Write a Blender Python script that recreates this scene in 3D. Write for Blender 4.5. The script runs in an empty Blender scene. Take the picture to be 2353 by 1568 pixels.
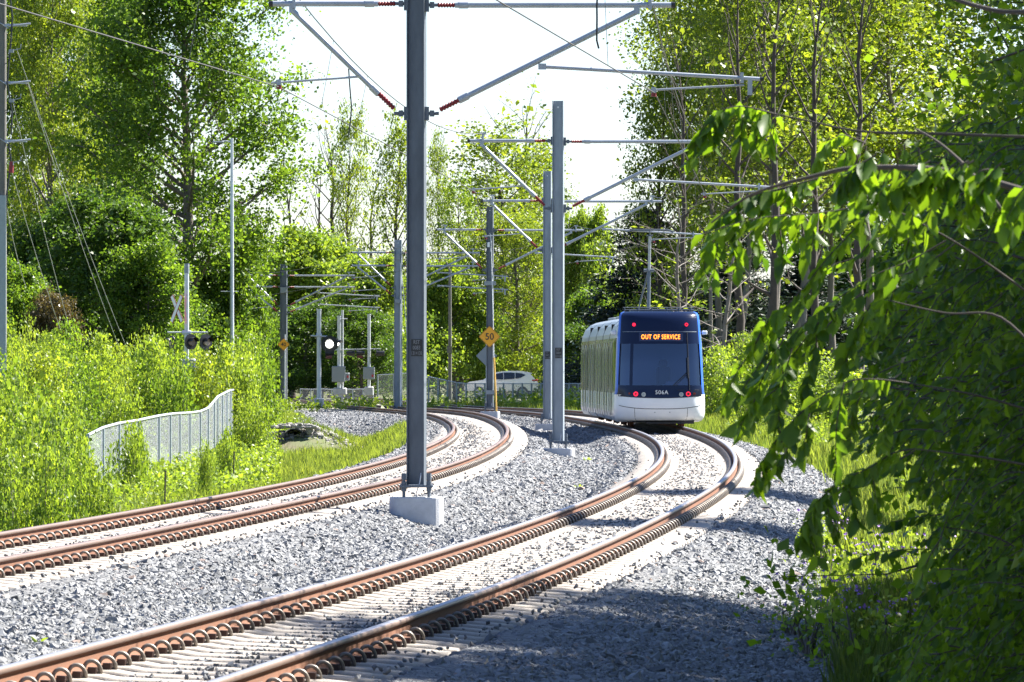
import bpy, math, random
import numpy as np
from mathutils import Vector, Matrix

# ------------------------------------------------------------------ camera, sky, sun, exposure
SC = bpy.context.scene
COL = SC.collection
R_ = math.radians
F, HC, Y0, X0 = 14600.0, 1.997, 830.4, 1176.5      # survey constants of the view (2353 px wide)
cam_d = bpy.data.cameras.new('camera')
cam_d.sensor_width = 36.0
cam_d.lens = 36.0 * F / 2353.0
cam_d.clip_start, cam_d.clip_end = 0.5, 6000.0
cam_d.dof.use_dof = True
cam_d.dof.focus_distance = 120.0
cam_d.dof.aperture_fstop = 22.0
CAM = bpy.data.objects.new('camera', cam_d)
COL.objects.link(CAM)
CAM.location = (0, 0, HC)
CAM.rotation_euler = (R_(90) + (Y0 - 784.0) / F, 0, 0)
SC.camera = CAM

SUN_EL, SUN_AZ = 47.0, 30.0                        # azimuth measured from +X towards +Y
sun_dir = Vector((math.cos(R_(SUN_EL)) * math.cos(R_(SUN_AZ)), math.cos(R_(SUN_EL)) * math.sin(R_(SUN_AZ)), math.sin(R_(SUN_EL))))
W_ = bpy.data.worlds.new('World')
SC.world = W_
W_.use_nodes = True
nt = W_.node_tree
sky = nt.nodes.new('ShaderNodeTexSky')
sky.sky_type = 'NISHITA'
sky.sun_disc = False
sky.sun_elevation = R_(SUN_EL)
sky.sun_rotation = R_(90 - SUN_AZ)
sky.air_density, sky.dust_density, sky.ozone_density = 1.0, 0.4, 1.6
bg = nt.nodes['Background']
bg.inputs['Strength'].default_value = 0.06
tint = nt.nodes.new('ShaderNodeMix'); tint.data_type = 'RGBA'; tint.blend_type = 'MULTIPLY'   # white balance of the sky
tint.inputs[0].default_value = 1.0; tint.inputs[7].default_value = (0.74, 0.79, 0.96, 1)
nt.links.new(sky.outputs[0], tint.inputs[6]); nt.links.new(tint.outputs[2], bg.inputs['Color'])
sd = bpy.data.lights.new('sun', 'SUN')
sd.energy, sd.angle, sd.color = 5.0, R_(0.53), (1.0, 0.95, 0.87)
SUN = bpy.data.objects.new('sun', sd)
COL.objects.link(SUN)
SUN.rotation_euler = (-sun_dir).to_track_quat('-Z', 'Y').to_euler()
SUN.location = (40, 60, 60)
SC.view_settings.view_transform = 'Standard'
SC.view_settings.look = 'None'
SC.view_settings.gamma = 1.0
SC.view_settings.use_curve_mapping = False
SC.view_settings.exposure = 2.05
cy = SC.cycles
cy.max_bounces, cy.diffuse_bounces, cy.glossy_bounces = 6, 3, 3
cy.transmission_bounces, cy.transparent_max_bounces = 5, 12
cy.caustics_reflective = cy.caustics_refractive = False
cy.sample_clamp_indirect = 6.0

rng = np.random.default_rng(7)
random.seed(7)

# ------------------------------------------------------------------ helpers
def PX(x, y, D):
    """a point of the surveyed view at distance D"""
    return np.array([(x - X0) * D / F, D, HC + (Y0 - y) * D / F])

def tag(o, label=None, cat=None, group=None, kind=None):
    if label: o['label'] = label
    if cat: o['category'] = cat
    if group: o['group'] = group
    if kind: o['kind'] = kind
    return o

def empty(name, loc=(0, 0, 0), rz=0.0, parent=None):
    o = bpy.data.objects.new(name, None)
    o.empty_display_size = 0.3
    COL.objects.link(o)
    o.location = loc
    o.rotation_euler = (0, 0, rz)
    if parent: o.parent = parent
    return o

def link(name, me, parent=None, mats=(), loc=None):
    o = bpy.data.objects.new(name, me)
    COL.objects.link(o)
    for m in mats: me.materials.append(m)
    if parent: o.parent = parent
    if loc is not None: o.location = loc
    return o

def fast_mesh(name, V, Fc, shade=None, mi=None, smooth=False):
    """V (n,3); Fc (m,k) equal-sized faces or list of index tuples"""
    me = bpy.data.meshes.new(name)
    V = np.asarray(V, np.float32)
    if isinstance(Fc, np.ndarray):
        m, k = Fc.shape
        idx = Fc.ravel().astype(np.int32)
        ls = np.arange(0, m * k, k, dtype=np.int32)
        lt = np.full(m, k, np.int32)
    else:
        lt = np.array([len(f) for f in Fc], np.int32)
        m = len(lt)
        ls = np.concatenate([[0], np.cumsum(lt)[:-1]]).astype(np.int32)
        idx = np.fromiter((i for f in Fc for i in f), np.int32)
    me.vertices.add(len(V)); me.vertices.foreach_set('co', V.ravel())
    me.loops.add(len(idx)); me.loops.foreach_set('vertex_index', idx)
    me.polygons.add(m)
    me.polygons.foreach_set('loop_start', ls)
    me.polygons.foreach_set('loop_total', lt)
    if mi is not None: me.polygons.foreach_set('material_index', np.asarray(mi, np.int32))
    if smooth: me.polygons.foreach_set('use_smooth', np.ones(m, bool))
    me.update(calc_edges=True)
    if shade is not None:
        a = me.attributes.new('shade', 'FLOAT', 'FACE')
        a.data.foreach_set('value', np.asarray(shade, np.float32))
    return me

class MB:
    """collects simple shapes into one mesh"""
    def __init__(s): s.v, s.f, s.m, s.sm = [], [], [], []
    def add(s, vs, fs, mi=0, smooth=False):
        b = len(s.v)
        s.v.extend(tuple(map(float, v)) for v in vs)
        for f in fs:
            s.f.append(tuple(i + b for i in f)); s.m.append(mi); s.sm.append(smooth)
    def box(s, c, size, rz=0.0, mi=0, bev=0.0):
        x, y, z = size[0] / 2, size[1] / 2, size[2] / 2
        if bev:
            b = bev
            P = [(-x + b, -y), (x - b, -y), (x, -y + b), (x, y - b), (x - b, y), (-x + b, y), (-x, y - b), (-x, -y + b)]
            Q = [(p[0] * (1 - b / x), p[1] * (1 - b / y)) for p in P]
            vs = [(q[0], q[1], -z) for q in Q] + [(p[0], p[1], -z + b) for p in P] + [(p[0], p[1], z - b) for p in P] + [(q[0], q[1], z) for q in Q]
            fs = [tuple(range(7, -1, -1)), tuple(range(24, 32))]
            for k in range(3):
                for i in range(8):
                    j = (i + 1) % 8
                    fs.append((k * 8 + i, k * 8 + j, k * 8 + 8 + j, k * 8 + 8 + i))
        else:
            vs = [(a, b, d) for d in (-z, z) for (a, b) in ((-x, -y), (x, -y), (x, y), (-x, y))]
            fs = [(3, 2, 1, 0), (4, 5, 6, 7), (0, 1, 5, 4), (1, 2, 6, 5), (2, 3, 7, 6), (3, 0, 4, 7)]
        cz, sz = math.cos(rz), math.sin(rz)
        s.add([(c[0] + a * cz - b * sz, c[1] + a * sz + b * cz, c[2] + d) for a, b, d in vs], fs, mi)
    def tube(s, path, rad, n=8, mi=0, cap=True, smooth=True):
        path = [Vector(p) for p in path]
        k = len(path)
        rad = [rad] * k if np.isscalar(rad) else list(rad)
        vs, fs = [], []
        prev = None
        for i, p in enumerate(path):
            t = (path[min(i + 1, k - 1)] - path[max(i - 1, 0)])
            t = t.normalized() if t.length > 1e-9 else Vector((0, 0, 1))
            if prev is None:
                a = t.cross(Vector((0, 0, 1)))
                if a.length < 1e-3: a = t.cross(Vector((1, 0, 0)))
                a.normalize()
            else:
                a = prev - t * prev.dot(t)
                if a.length < 1e-6: a = t.orthogonal()
                a.normalize()
            prev = a
            b = t.cross(a)
            for j in range(n):
                an = 2 * math.pi * j / n
                vs.append(p + (a * math.cos(an) + b * math.sin(an)) * rad[i])
        for i in range(k - 1):
            for j in range(n):
                j2 = (j + 1) % n
                fs.append((i * n + j, i * n + j2, (i + 1) * n + j2, (i + 1) * n + j))
        s.add(vs, fs, mi, smooth)
        if cap and n > 2:
            s.add(vs[:n], [tuple(range(n - 1, -1, -1))], mi)
            s.add(vs[-n:], [tuple(range(n))], mi)
    def prism(s, poly, fn, a, b, mi=0):
        """poly of (u,v); fn(u,v,t) -> point; extruded t=a..b"""
        n = len(poly)
        vs = [fn(u, v, a) for u, v in poly] + [fn(u, v, b) for u, v in poly]
        fs = [tuple(range(n - 1, -1, -1)), tuple(range(n, 2 * n))]
        fs += [(i, (i + 1) % n, n + (i + 1) % n, n + i) for i in range(n)]
        s.add(vs, fs, mi)
    def disc(s, c, r, axis=(0, -1, 0), n=16, mi=0, depth=0.03):
        ax = Vector(axis).normalized()
        c = Vector(c)
        s.tube([c, c + ax * depth], r, n, mi, True, False)
    def build(s, name, mats, parent=None, loc=None):
        me = bpy.data.meshes.new(name)
        me.from_pydata(s.v, [], s.f)
        if not isinstance(mats, (list, tuple)): mats = [mats]
        for m in mats: me.materials.append(m)
        me.polygons.foreach_set('material_index', s.m)
        me.polygons.foreach_set('use_smooth', s.sm)
        me.update()
        o = bpy.data.objects.new(name, me)
        COL.objects.link(o)
        if parent: o.parent = parent
        if loc is not None: o.location = loc
        return o

def copy_tree(o, parent=None):
    c = o.copy(); COL.objects.link(c)
    if parent: c.parent = parent
    for ch in list(o.children): copy_tree(ch, c)
    return c

def text(name, body, size, mat, parent, loc, rot=(math.pi / 2, 0, 0), ext=0.004, sx=1.0, space=1.0, align='CENTER', offset=0.0):
    cu = bpy.data.curves.new(name, 'FONT')
    cu.body = body; cu.size = size; cu.extrude = ext
    cu.align_x = align; cu.align_y = 'CENTER'; cu.space_character = space; cu.offset = offset
    cu.resolution_u = 3
    cu.materials.append(mat)
    o = bpy.data.objects.new(name, cu)
    COL.objects.link(o)
    o.parent = parent
    o.location = loc; o.rotation_euler = rot; o.scale = (sx, 1, 1)
    return o

# ------------------------------------------------------------------ materials
def mat(name, col, rough=0.6, metal=0.0, var=0.0, scale=8.0, bump=0.0, bscale=40.0, spec=0.5, col2=None, stretch=None, emit=0.0):
    m = bpy.data.materials.new(name)
    m.use_nodes = True
    n, l = m.node_tree.nodes, m.node_tree.links
    p = n['Principled BSDF']
    p.inputs['Base Color'].default_value = (*col, 1)
    p.inputs['Roughness'].default_value = rough
    p.inputs['Metallic'].default_value = metal
    p.inputs['Specular IOR Level'].default_value = spec
    if emit:
        p.inputs['Emission Color'].default_value = (*col, 1)
        p.inputs['Emission Strength'].default_value = emit
    tc = n.new('ShaderNodeTexCoord')
    vec = tc.outputs['Object']
    if stretch:
        mp = n.new('ShaderNodeMapping')
        mp.inputs['Scale'].default_value = stretch
        l.new(vec, mp.inputs[0]); vec = mp.outputs[0]
    if var or col2:
        no = n.new('ShaderNodeTexNoise')
        no.inputs['Scale'].default_value = scale
        no.inputs['Detail'].default_value = 5
        no.inputs['Roughness'].default_value = 0.65
        l.new(vec, no.inputs['Vector'])
        cr = n.new('ShaderNodeValToRGB')
        c2 = col2 or tuple(min(1, c * (1 + var)) for c in col)
        c1 = col if col2 else tuple(c * (1 - var) for c in col)
        cr.color_ramp.elements[0].position = 0.32
        cr.color_ramp.elements[1].position = 0.68
        cr.color_ramp.elements[0].color = (*c1, 1)
        cr.color_ramp.elements[1].color = (*c2, 1)
        l.new(no.outputs['Fac'], cr.inputs[0])
        l.new(cr.outputs[0], p.inputs['Base Color'])
    if bump:
        nb = n.new('ShaderNodeTexNoise')
        nb.inputs['Scale'].default_value = bscale
        nb.inputs['Detail'].default_value = 4
        l.new(vec, nb.inputs['Vector'])
        bp = n.new('ShaderNodeBump')
        bp.inputs['Strength'].default_value = bump
        bp.inputs['Distance'].default_value = 0.02
        l.new(nb.outputs['Fac'], bp.inputs['Height'])
        l.new(bp.outputs[0], p.inputs['Normal'])
    return m

def leaf_mat(name, dark, light, trans=0.42, tcol=None, rough=0.45, spec=0.35):
    m = bpy.data.materials.new(name)
    m.use_nodes = True
    n, l = m.node_tree.nodes, m.node_tree.links
    p = n['Principled BSDF']
    p.inputs['Roughness'].default_value = rough
    p.inputs['Specular IOR Level'].default_value = spec
    at = n.new('ShaderNodeAttribute'); at.attribute_name = 'shade'
    cr = n.new('ShaderNodeValToRGB')
    cr.color_ramp.elements[0].color = (*dark, 1)
    cr.color_ramp.elements[1].color = (*light, 1)
    l.new(at.outputs['Fac'], cr.inputs[0])
    l.new(cr.outputs[0], p.inputs['Base Color'])
    tr = n.new('ShaderNodeBsdfTranslucent')
    mx = n.new('ShaderNodeMix'); mx.data_type = 'RGBA'; mx.blend_type = 'MULTIPLY'
    mx.inputs[0].default_value = 1.0
    l.new(cr.outputs[0], mx.inputs[6])
    mx.inputs[7].default_value = (*(tcol or (2.0, 1.88, 0.8)), 1)
    l.new(mx.outputs[2], tr.inputs['Color'])
    ms = n.new('ShaderNodeMixShader'); ms.inputs[0].default_value = trans
    l.new(p.outputs[0], ms.inputs[1]); l.new(tr.outputs[0], ms.inputs[2])
    l.new(ms.outputs[0], n['Material Output'].inputs['Surface'])
    return m

M = {}
M['steel'] = mat('galvanised_steel', (0.27, 0.31, 0.35), 0.5, 0.35, 0.16, 5.0, 0.05, 60, stretch=(1, 1, .25))
M['steel_dark'] = mat('weathered_steel', (0.12, 0.14, 0.165), 0.55, 0.4, 0.2, 5.0, stretch=(1, 1, .3))
M['tube'] = mat('galvanised_tube', (0.36, 0.39, 0.43), 0.45, 0.3, 0.1, 4.0)
M['alu'] = mat('aluminium_mast', (0.55, 0.58, 0.60), 0.45, 0.4, 0.08, 4.0)
M['red_ins'] = mat('red_insulator', (0.20, 0.014, 0.02), 0.5)
M['cable'] = mat('cable', (0.06, 0.062, 0.065), 0.5)
M['copper'] = mat('contact_wire', (0.07, 0.068, 0.066), 0.6, 0.0, spec=.2)
M['black'] = mat('black_paint', (0.012, 0.013, 0.016), 0.4)
M['rubber'] = mat('rubber', (0.02, 0.02, 0.021), 0.75)
M['white_text'] = mat('white_lettering', (0.78, 0.8, 0.8), 0.5)
M['grey_text'] = mat('worn_lettering', (0.25, 0.26, 0.27), 0.5)
M['dark_text'] = mat('dark_lettering', (0.03, 0.025, 0.02), 0.5)
M['concrete'] = mat('foundation_concrete', (0.47, 0.48, 0.49), 0.85, 0, 0.12, 6.0, 0.25, 50)
M['tie'] = mat('tie_concrete', (0.335, 0.30, 0.26), 0.85, 0, 0.16, 5.0, 0.3, 60)
M['rust'] = mat('rail_rust', (0.160, 0.075, 0.044), 0.88, 0.0, 0.12, 3.0, 0.15, 90, spec=.3, stretch=(1, .15, 1))
M['head_rust'] = mat('rail_head_side', (0.17, 0.115, 0.09), 0.5, 0.2, 0.1, 3.0, stretch=(1, .15, 1))
M['head_shine'] = mat('rail_running_band', (0.28, 0.28, 0.30), 0.5, 0.65, 0.06, 3.0, stretch=(1, .1, 1))
M['clip'] = mat('spring_clip_steel', (0.19, 0.165, 0.14), 0.45, 0.3, 0.25, 9.0)
M['shoulder'] = mat('clip_shoulder', (0.05, 0.025, 0.018), 0.7)
M['wood'] = mat('utility_pole_wood', (0.14, 0.135, 0.12), 0.85, 0, 0.25, 3.0, 0.3, 30, stretch=(3, 3, .3))
M['bark'] = mat('bark', (0.15, 0.125, 0.105), 0.9, 0, 0.35, 4.0, 0.5, 25, stretch=(2, 2, .5))
M['bark_grey'] = mat('bark_grey', (0.17, 0.15, 0.13), 0.9, 0, 0.3, 4.0, 0.5, 25, stretch=(2, 2, .5))
M['bark_dark'] = mat('bark_dark', (0.06, 0.048, 0.04), 0.9, 0, 0.3, 5.0)
M['yellow_sign'] = mat('yellow_sign', (0.80, 0.36, 0.012), 0.45, 0, 0.05, 3.0)
M['sign_back'] = mat('sign_back', (0.24, 0.27, 0.29), 0.5, 0.3)
M['yellow'] = mat('yellow_guard', (0.75, 0.45, 0.10), 0.5)
M['asphalt'] = mat('asphalt', (0.30, 0.28, 0.26), 0.9, 0, 0.2, 1.5, 0.2, 30)
M['dirt'] = mat('soil', (0.11, 0.09, 0.05), 0.95, 0, 0.35, 0.6, 0.4, 12, col2=(0.075, 0.11, 0.028))
M['leaf_poplar'] = leaf_mat('leaf_poplar', (0.038, 0.090, 0.013), (0.14, 0.22, 0.028), .52)
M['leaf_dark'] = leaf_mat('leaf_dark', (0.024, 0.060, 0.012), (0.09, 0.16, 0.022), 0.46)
M['leaf_lime'] = leaf_mat('leaf_lime', (0.074, 0.130, 0.017), (0.22, 0.275, 0.032), 0.45)
M['leaf_sapling'] = leaf_mat('leaf_sapling', (0.064, 0.125, 0.018), (0.225, 0.305, 0.042), 0.45)
M['leaf_elm'] = leaf_mat('leaf_elm', (0.038, 0.088, 0.011), (0.135, 0.23, 0.019), 0.56, (2.15, 2.0, 0.6), 0.4, 0.4)
M['leaf_pine'] = leaf_mat('needles_pine', (0.012, 0.026, 0.016), (0.034, 0.058, 0.036), 0.12)
M['leaf_brown'] = leaf_mat('leaf_brown', (0.05, 0.045, 0.018), (0.12, 0.09, 0.04), 0.3)
M['grass'] = leaf_mat('grass_blades', (0.06, 0.11, 0.018), (0.23, 0.29, 0.07), 0.4)
M['petal'] = mat('purple_petals', (0.33, 0.16, 0.55), 0.6)
# ------------------------------------------------------------------ alignment of the line (metres, along +Y)
KN = np.array([30, 60, 90, 120, 150, 180, 210, 240, 270, 300, 340.])
XC = np.array([-7.274, -3.858, -1.208, 0.685, 1.578, 1.609, 1.058, 0.059, -1.642, -4.089, -7.284])
ZC = np.array([-0.112, -0.07, -0.025, 0.022, 0.093, 0.112, 0.084, 0.036, -0.049, -0.147, -0.239])
CC = np.array([-0.08, -0.042, -0.006, -0.007, 0.013, 0.053, 0.097, 0.093, 0.065, 0.02, -0.021])
def _m2(v):
    n = len(KN); h = np.diff(KN); A = np.zeros((n, n)); b = np.zeros(n); A[0, 0] = A[-1, -1] = 1
    for i in range(1, n - 1):
        A[i, i - 1] = h[i - 1]; A[i, i] = 2 * (h[i - 1] + h[i]); A[i, i + 1] = h[i]
        b[i] = 6 * ((v[i + 1] - v[i]) / h[i] - (v[i] - v[i - 1]) / h[i - 1])
    return np.linalg.solve(A, b)
def _spl(v, m, d, slope=True):
    d = np.asarray(d, float); dc = np.clip(d, 30, 340)
    i = np.clip(np.searchsorted(KN, dc) - 1, 0, len(KN) - 2)
    h = np.diff(KN)[i]; t = dc - KN[i]
    y = v[i] + t * ((v[i + 1] - v[i]) / h - h * (2 * m[i] + m[i + 1]) / 6) + t * t * m[i] / 2 + t ** 3 * (m[i + 1] - m[i]) / (6 * h)
    if slope:
        s1 = (v[-1] - v[-2]) / 40 + 40 * m[-2] / 6
        s0 = (v[1] - v[0]) / 30 - 30 * m[1] / 6
        y = y + np.where(d > 340, (d - 340) * s1, 0) + np.where(d < 30, (d - 30) * s0, 0)
    return y
_mx, _mz, _mc = _m2(XC), _m2(ZC), _m2(CC)
def CX(d): return _spl(XC, _mx, np.minimum(d, 420.))
def CZ(d): return _spl(ZC, _mz, d, False)
def CCt(d): return _spl(CC, _mc, d, False)
def WT(d): return np.maximum(5.267 - 1.202 * (np.clip(d, 20, 300) - 150) / 150, 4.0)
def HD(d): return (CX(np.asarray(d) + .5) - CX(np.asarray(d) - .5))
def TR(side, d, off=0.0, dz=0.0):
    """point off metres right of the centre of the right (+1) or left (-1) track, dz above rail top"""
    d = np.asarray(d, float)
    th = HD(d); N = 1 / np.sqrt(1 + th * th)
    o = side * WT(d) / 2 + off
    z = CZ(d) + CCt(d) * off / 1.505 + dz
    return np.stack([CX(d) + o * N, d - th * N * o, z], -1)

# ------------------------------------------------------------------ ground
def sstep(a, b, x):
    t = np.clip((x - a) / (b - a), 0, 1); return t * t * (3 - 2 * t)
def wob(x, y, s, ph=0.0):
    return (np.sin(x * s + ph + 1.7 * np.sin(y * s * .63 + ph)) + np.sin(y * s * 1.31 + 2.1 * ph + 1.3 * np.sin(x * s * .77))) * .5
def redge(y): return np.interp(y, [40, 76, 140, 190], [5.0, 3.3, 2.9, 2.3])
def gz(x, y):
    x = np.asarray(x, float); y = np.asarray(y, float)
    s = x - CX(y); w = WT(y) / 2; zc = CZ(y)
    top = zc - 0.225
    z = top + 0 * s
    # trough and ridge between the tracks
    g = np.clip(1 - np.abs(s) / np.maximum(w - 1.45, .25), 0, 1)
    z = z + .04 * g * wob(x, y, .5) - .26 * sstep(0, .75, g) * sstep(50, 80, y) - .08 * sstep(.1, 1.0, s) * sstep(0, .35, g) * sstep(60, 90, y) - sstep(95, 105, y) * (1 - sstep(112, 125, y)) * .30 * np.clip(1 - np.abs(s - .5) / 1.1, 0, 1)
    # right shoulder
    e = w + 1.5
    run = redge(y) - 1.5
    dr = np.clip((s - e) / run, 0, 1)
    zr = -(.30 * dr + .10 * sstep(0, 1, dr)) * np.minimum(run / 1.6, 1.15)
    zr = zr + np.clip(s - e - run, 0, 60) * .015 + np.where(s > e + run, .06 * wob(x, y, .8), 0)
    # left ditch
    fade = 1 - sstep(235, 285, y)
    dl = np.clip((-s - (w + 1.7)) / 1.9, 0, 1)
    zl = -1.15 * dl * fade - .1 * dl
    back = np.clip(-s - 12, 0, 40)
    zl = zl + back * .05 * fade + np.where(-s > w + 3.6, .08 * wob(x, y, .7, 1.0), 0)
    cul = .95 * np.exp(-((x + 7.6) / 1.7) ** 2 - (np.clip(np.abs(y - 236.2) - 1.6, 0, 99) / 1.3) ** 2)
    return np.where(s > 0, z + zr, np.maximum(z + zl, np.minimum(z + zl + cul, zc - .25)))

SV = np.unique(np.concatenate([[-1500, -700, -300, -150, -90, -60, -40, -30], np.arange(-24, 24.01, .4), [30, 40, 60, 90, 150, 300, 700, 1500]]))
YV = np.unique(np.concatenate([[-300, -100, -30, 0, 10], np.arange(18, 140, 1.), np.arange(140, 430, 2.), [450, 500, 600, 800, 1200, 2000, 4000]]))
S2, Y2 = np.meshgrid(SV, YV)
XX = S2 + CX(np.clip(Y2, 20, 420))
ZZ = gz(XX, np.clip(Y2, 20, 420))
wv = WT(Y2) / 2
inner = sstep(0, .5, np.minimum(S2 + (wv + 2.3), (wv + redge(Y2) - .6) - S2))
ZZ = ZZ - inner * .16
def grid_faces(r, c):
    i = np.arange(r - 1)[:, None] * c + np.arange(c - 1)[None]
    return np.stack([i, i + 1, i + c + 1, i + c], -1).reshape(-1, 4)
tag(link('ground', fast_mesh('ground', np.stack([XX, Y2, ZZ], -1).reshape(-1, 3), grid_faces(*S2.shape), smooth=True), None, [M['dirt']]), kind='structure')

# ballast bed: stone coloured sheet under the loose stones
def ballast_mat(name):
    m = bpy.data.materials.new(name); m.use_nodes = True
    n, l = m.node_tree.nodes, m.node_tree.links
    p = n['Principled BSDF']; p.inputs['Roughness'].default_value = .85
    tc = n.new('ShaderNodeTexCoord')
    vo = n.new('ShaderNodeTexVoronoi'); vo.inputs['Scale'].default_value = 17
    l.new(tc.outputs['Object'], vo.inputs['Vector'])
    cr = n.new('ShaderNodeValToRGB')
    e = cr.color_ramp.elements
    e[0].color = (.065, .066, .067, 1); e[1].color = (.21, .209, .207, 1)
    se = n.new('ShaderNodeSeparateColor')
    l.new(vo.outputs['Color'], se.inputs[0]); l.new(se.outputs[0], cr.inputs[0])
    l.new(cr.outputs[0], p.inputs['Base Color'])
    bp = n.new('ShaderNodeBump'); bp.inputs['Strength'].default_value = 1; bp.inputs['Distance'].default_value = .05; bp.invert = True
    l.new(vo.outputs['Distance'], bp.inputs['Height']); l.new(bp.outputs[0], p.inputs['Normal'])
    return m
M['ballast_bed'] = ballast_mat('ballast_bed')
tt = np.linspace(-1, 1, 61)
yb = np.unique(np.concatenate([np.arange(18, 140, .7), np.arange(140, 335, 1.5)]))
T2, Yb = np.meshgrid(tt, yb)
wb = WT(Yb) / 2
hi = wb + redge(Yb) - .1 + .15 * wob(Yb * 0, Yb, 1.3)
lo = -(wb + 2.6 + sstep(236, 270, Yb) * 2.6 + .15 * wob(Yb * 0, Yb, 1.1, 2.))
Sb = lo + (hi - lo) * (T2 + 1) / 2
Xb = Sb + CX(Yb)
for_ = [np.abs(Sb - sd * wb) < 1.4 for sd in (-1, 1)]
Zb = gz(Xb, Yb) - .09 * (for_[0] | for_[1]) - .3 * np.clip((np.abs(T2) - .96) / .04, 0, 1)
tag(link('ballast_bed', fast_mesh('ballast_bed', np.stack([Xb, Yb, Zb], -1).reshape(-1, 3), grid_faces(*T2.shape), smooth=True), None, [M['ballast_bed']]), kind='structure')

# loose stones, scattered by a node group (nobody could count them)
def stone_mat():
    m = bpy.data.materials.new('ballast_stone'); m.use_nodes = True
    n, l = m.node_tree.nodes, m.node_tree.links
    p = n['Principled BSDF']; p.inputs['Roughness'].default_value = .7; p.inputs['Specular IOR Level'].default_value = .45
    at = n.new('ShaderNodeAttribute'); at.attribute_type = 'INSTANCER'; at.attribute_name = 'shade'
    cr = n.new('ShaderNodeValToRGB'); e = cr.color_ramp.elements
    e[0].color = (.092, .096, .10, 1); e[1].color = (.262, .266, .27, 1)
    x = e.new(.5); x.color = (.163, .167, .171, 1)
    x = e.new(.97); x.color = (.23, .237, .242, 1)
    x = e.new(.985); x.color = (.24, .16, .12, 1)
    l.new(at.outputs['Fac'], cr.inputs[0]); l.new(cr.outputs[0], p.inputs['Base Color'])
    return m
M['stone'] = stone_mat()
def stone_group():
    g = bpy.data.node_groups.new('stone_scatter', 'GeometryNodeTree')
    g.interface.new_socket('Geometry', in_out='INPUT', socket_type='NodeSocketGeometry')
    g.interface.new_socket('Geometry', in_out='OUTPUT', socket_type='NodeSocketGeometry')
    N, Lk = g.nodes, g.links
    gi, go = N.new('NodeGroupInput'), N.new('NodeGroupOutput')
    jn = N.new('GeometryNodeJoinGeometry')
    for k in range(5):
        ic = N.new('GeometryNodeMeshIcoSphere'); ic.inputs['Radius'].default_value = .5; ic.inputs['Subdivisions'].default_value = 1
        rv = N.new('FunctionNodeRandomValue'); rv.data_type = 'FLOAT_VECTOR'
        rv.inputs[0].default_value = (-.24, -.24, -.24); rv.inputs[1].default_value = (.24, .24, .24); rv.inputs['Seed'].default_value = 11 + k
        sp = N.new('GeometryNodeSetPosition'); Lk.new(ic.outputs[0], sp.inputs['Geometry']); Lk.new(rv.outputs[0], sp.inputs['Offset'])
        tf = N.new('GeometryNodeTransform'); tf.inputs['Scale'].default_value = (1.15, .85 + .06 * k, .62 + .05 * k)
        Lk.new(sp.outputs[0], tf.inputs[0])
        sm = N.new('GeometryNodeSetMaterial'); sm.inputs['Material'].default_value = M['stone']; Lk.new(tf.outputs[0], sm.inputs[0])
        ti = N.new('GeometryNodeGeometryToInstance'); Lk.new(sm.outputs[0], ti.inputs[0]); Lk.new(ti.outputs[0], jn.inputs[0])
    mp = N.new('GeometryNodeMeshToPoints'); Lk.new(gi.outputs[0], mp.inputs[0])
    io = N.new('GeometryNodeInstanceOnPoints'); Lk.new(mp.outputs[0], io.inputs['Points']); Lk.new(jn.outputs[0], io.inputs['Instance'])
    io.inputs['Pick Instance'].default_value = True
    ri = N.new('FunctionNodeRandomValue'); ri.data_type = 'INT'; ri.inputs[4].default_value = 0; ri.inputs[5].default_value = 4
    Lk.new(ri.outputs[2], io.inputs['Instance Index'])
    rr = N.new('FunctionNodeRandomValue'); rr.data_type = 'FLOAT_VECTOR'; rr.inputs[0].default_value = (-.9, -.9, 0); rr.inputs[1].default_value = (.9, .9, 6.28)
    rr.inputs['Seed'].default_value = 3
    Lk.new(rr.outputs[0], io.inputs['Rotation'])
    na = N.new('GeometryNodeInputNamedAttribute'); na.data_type = 'FLOAT'; na.inputs[0].default_value = 'sz'
    Lk.new(na.outputs[0], io.inputs['Scale'])
    st = N.new('GeometryNodeStoreNamedAttribute'); st.data_type = 'FLOAT'; st.domain = 'INSTANCE'; st.inputs['Name'].default_value = 'shade'
    rs = N.new('FunctionNodeRandomValue'); rs.data_type = 'FLOAT'; rs.inputs['Seed'].default_value = 5
    Lk.new(io.outputs[0], st.inputs['Geometry']); Lk.new(rs.outputs[1], st.inputs['Value'])
    Lk.new(st.outputs[0], go.inputs[0])
    return g
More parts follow.
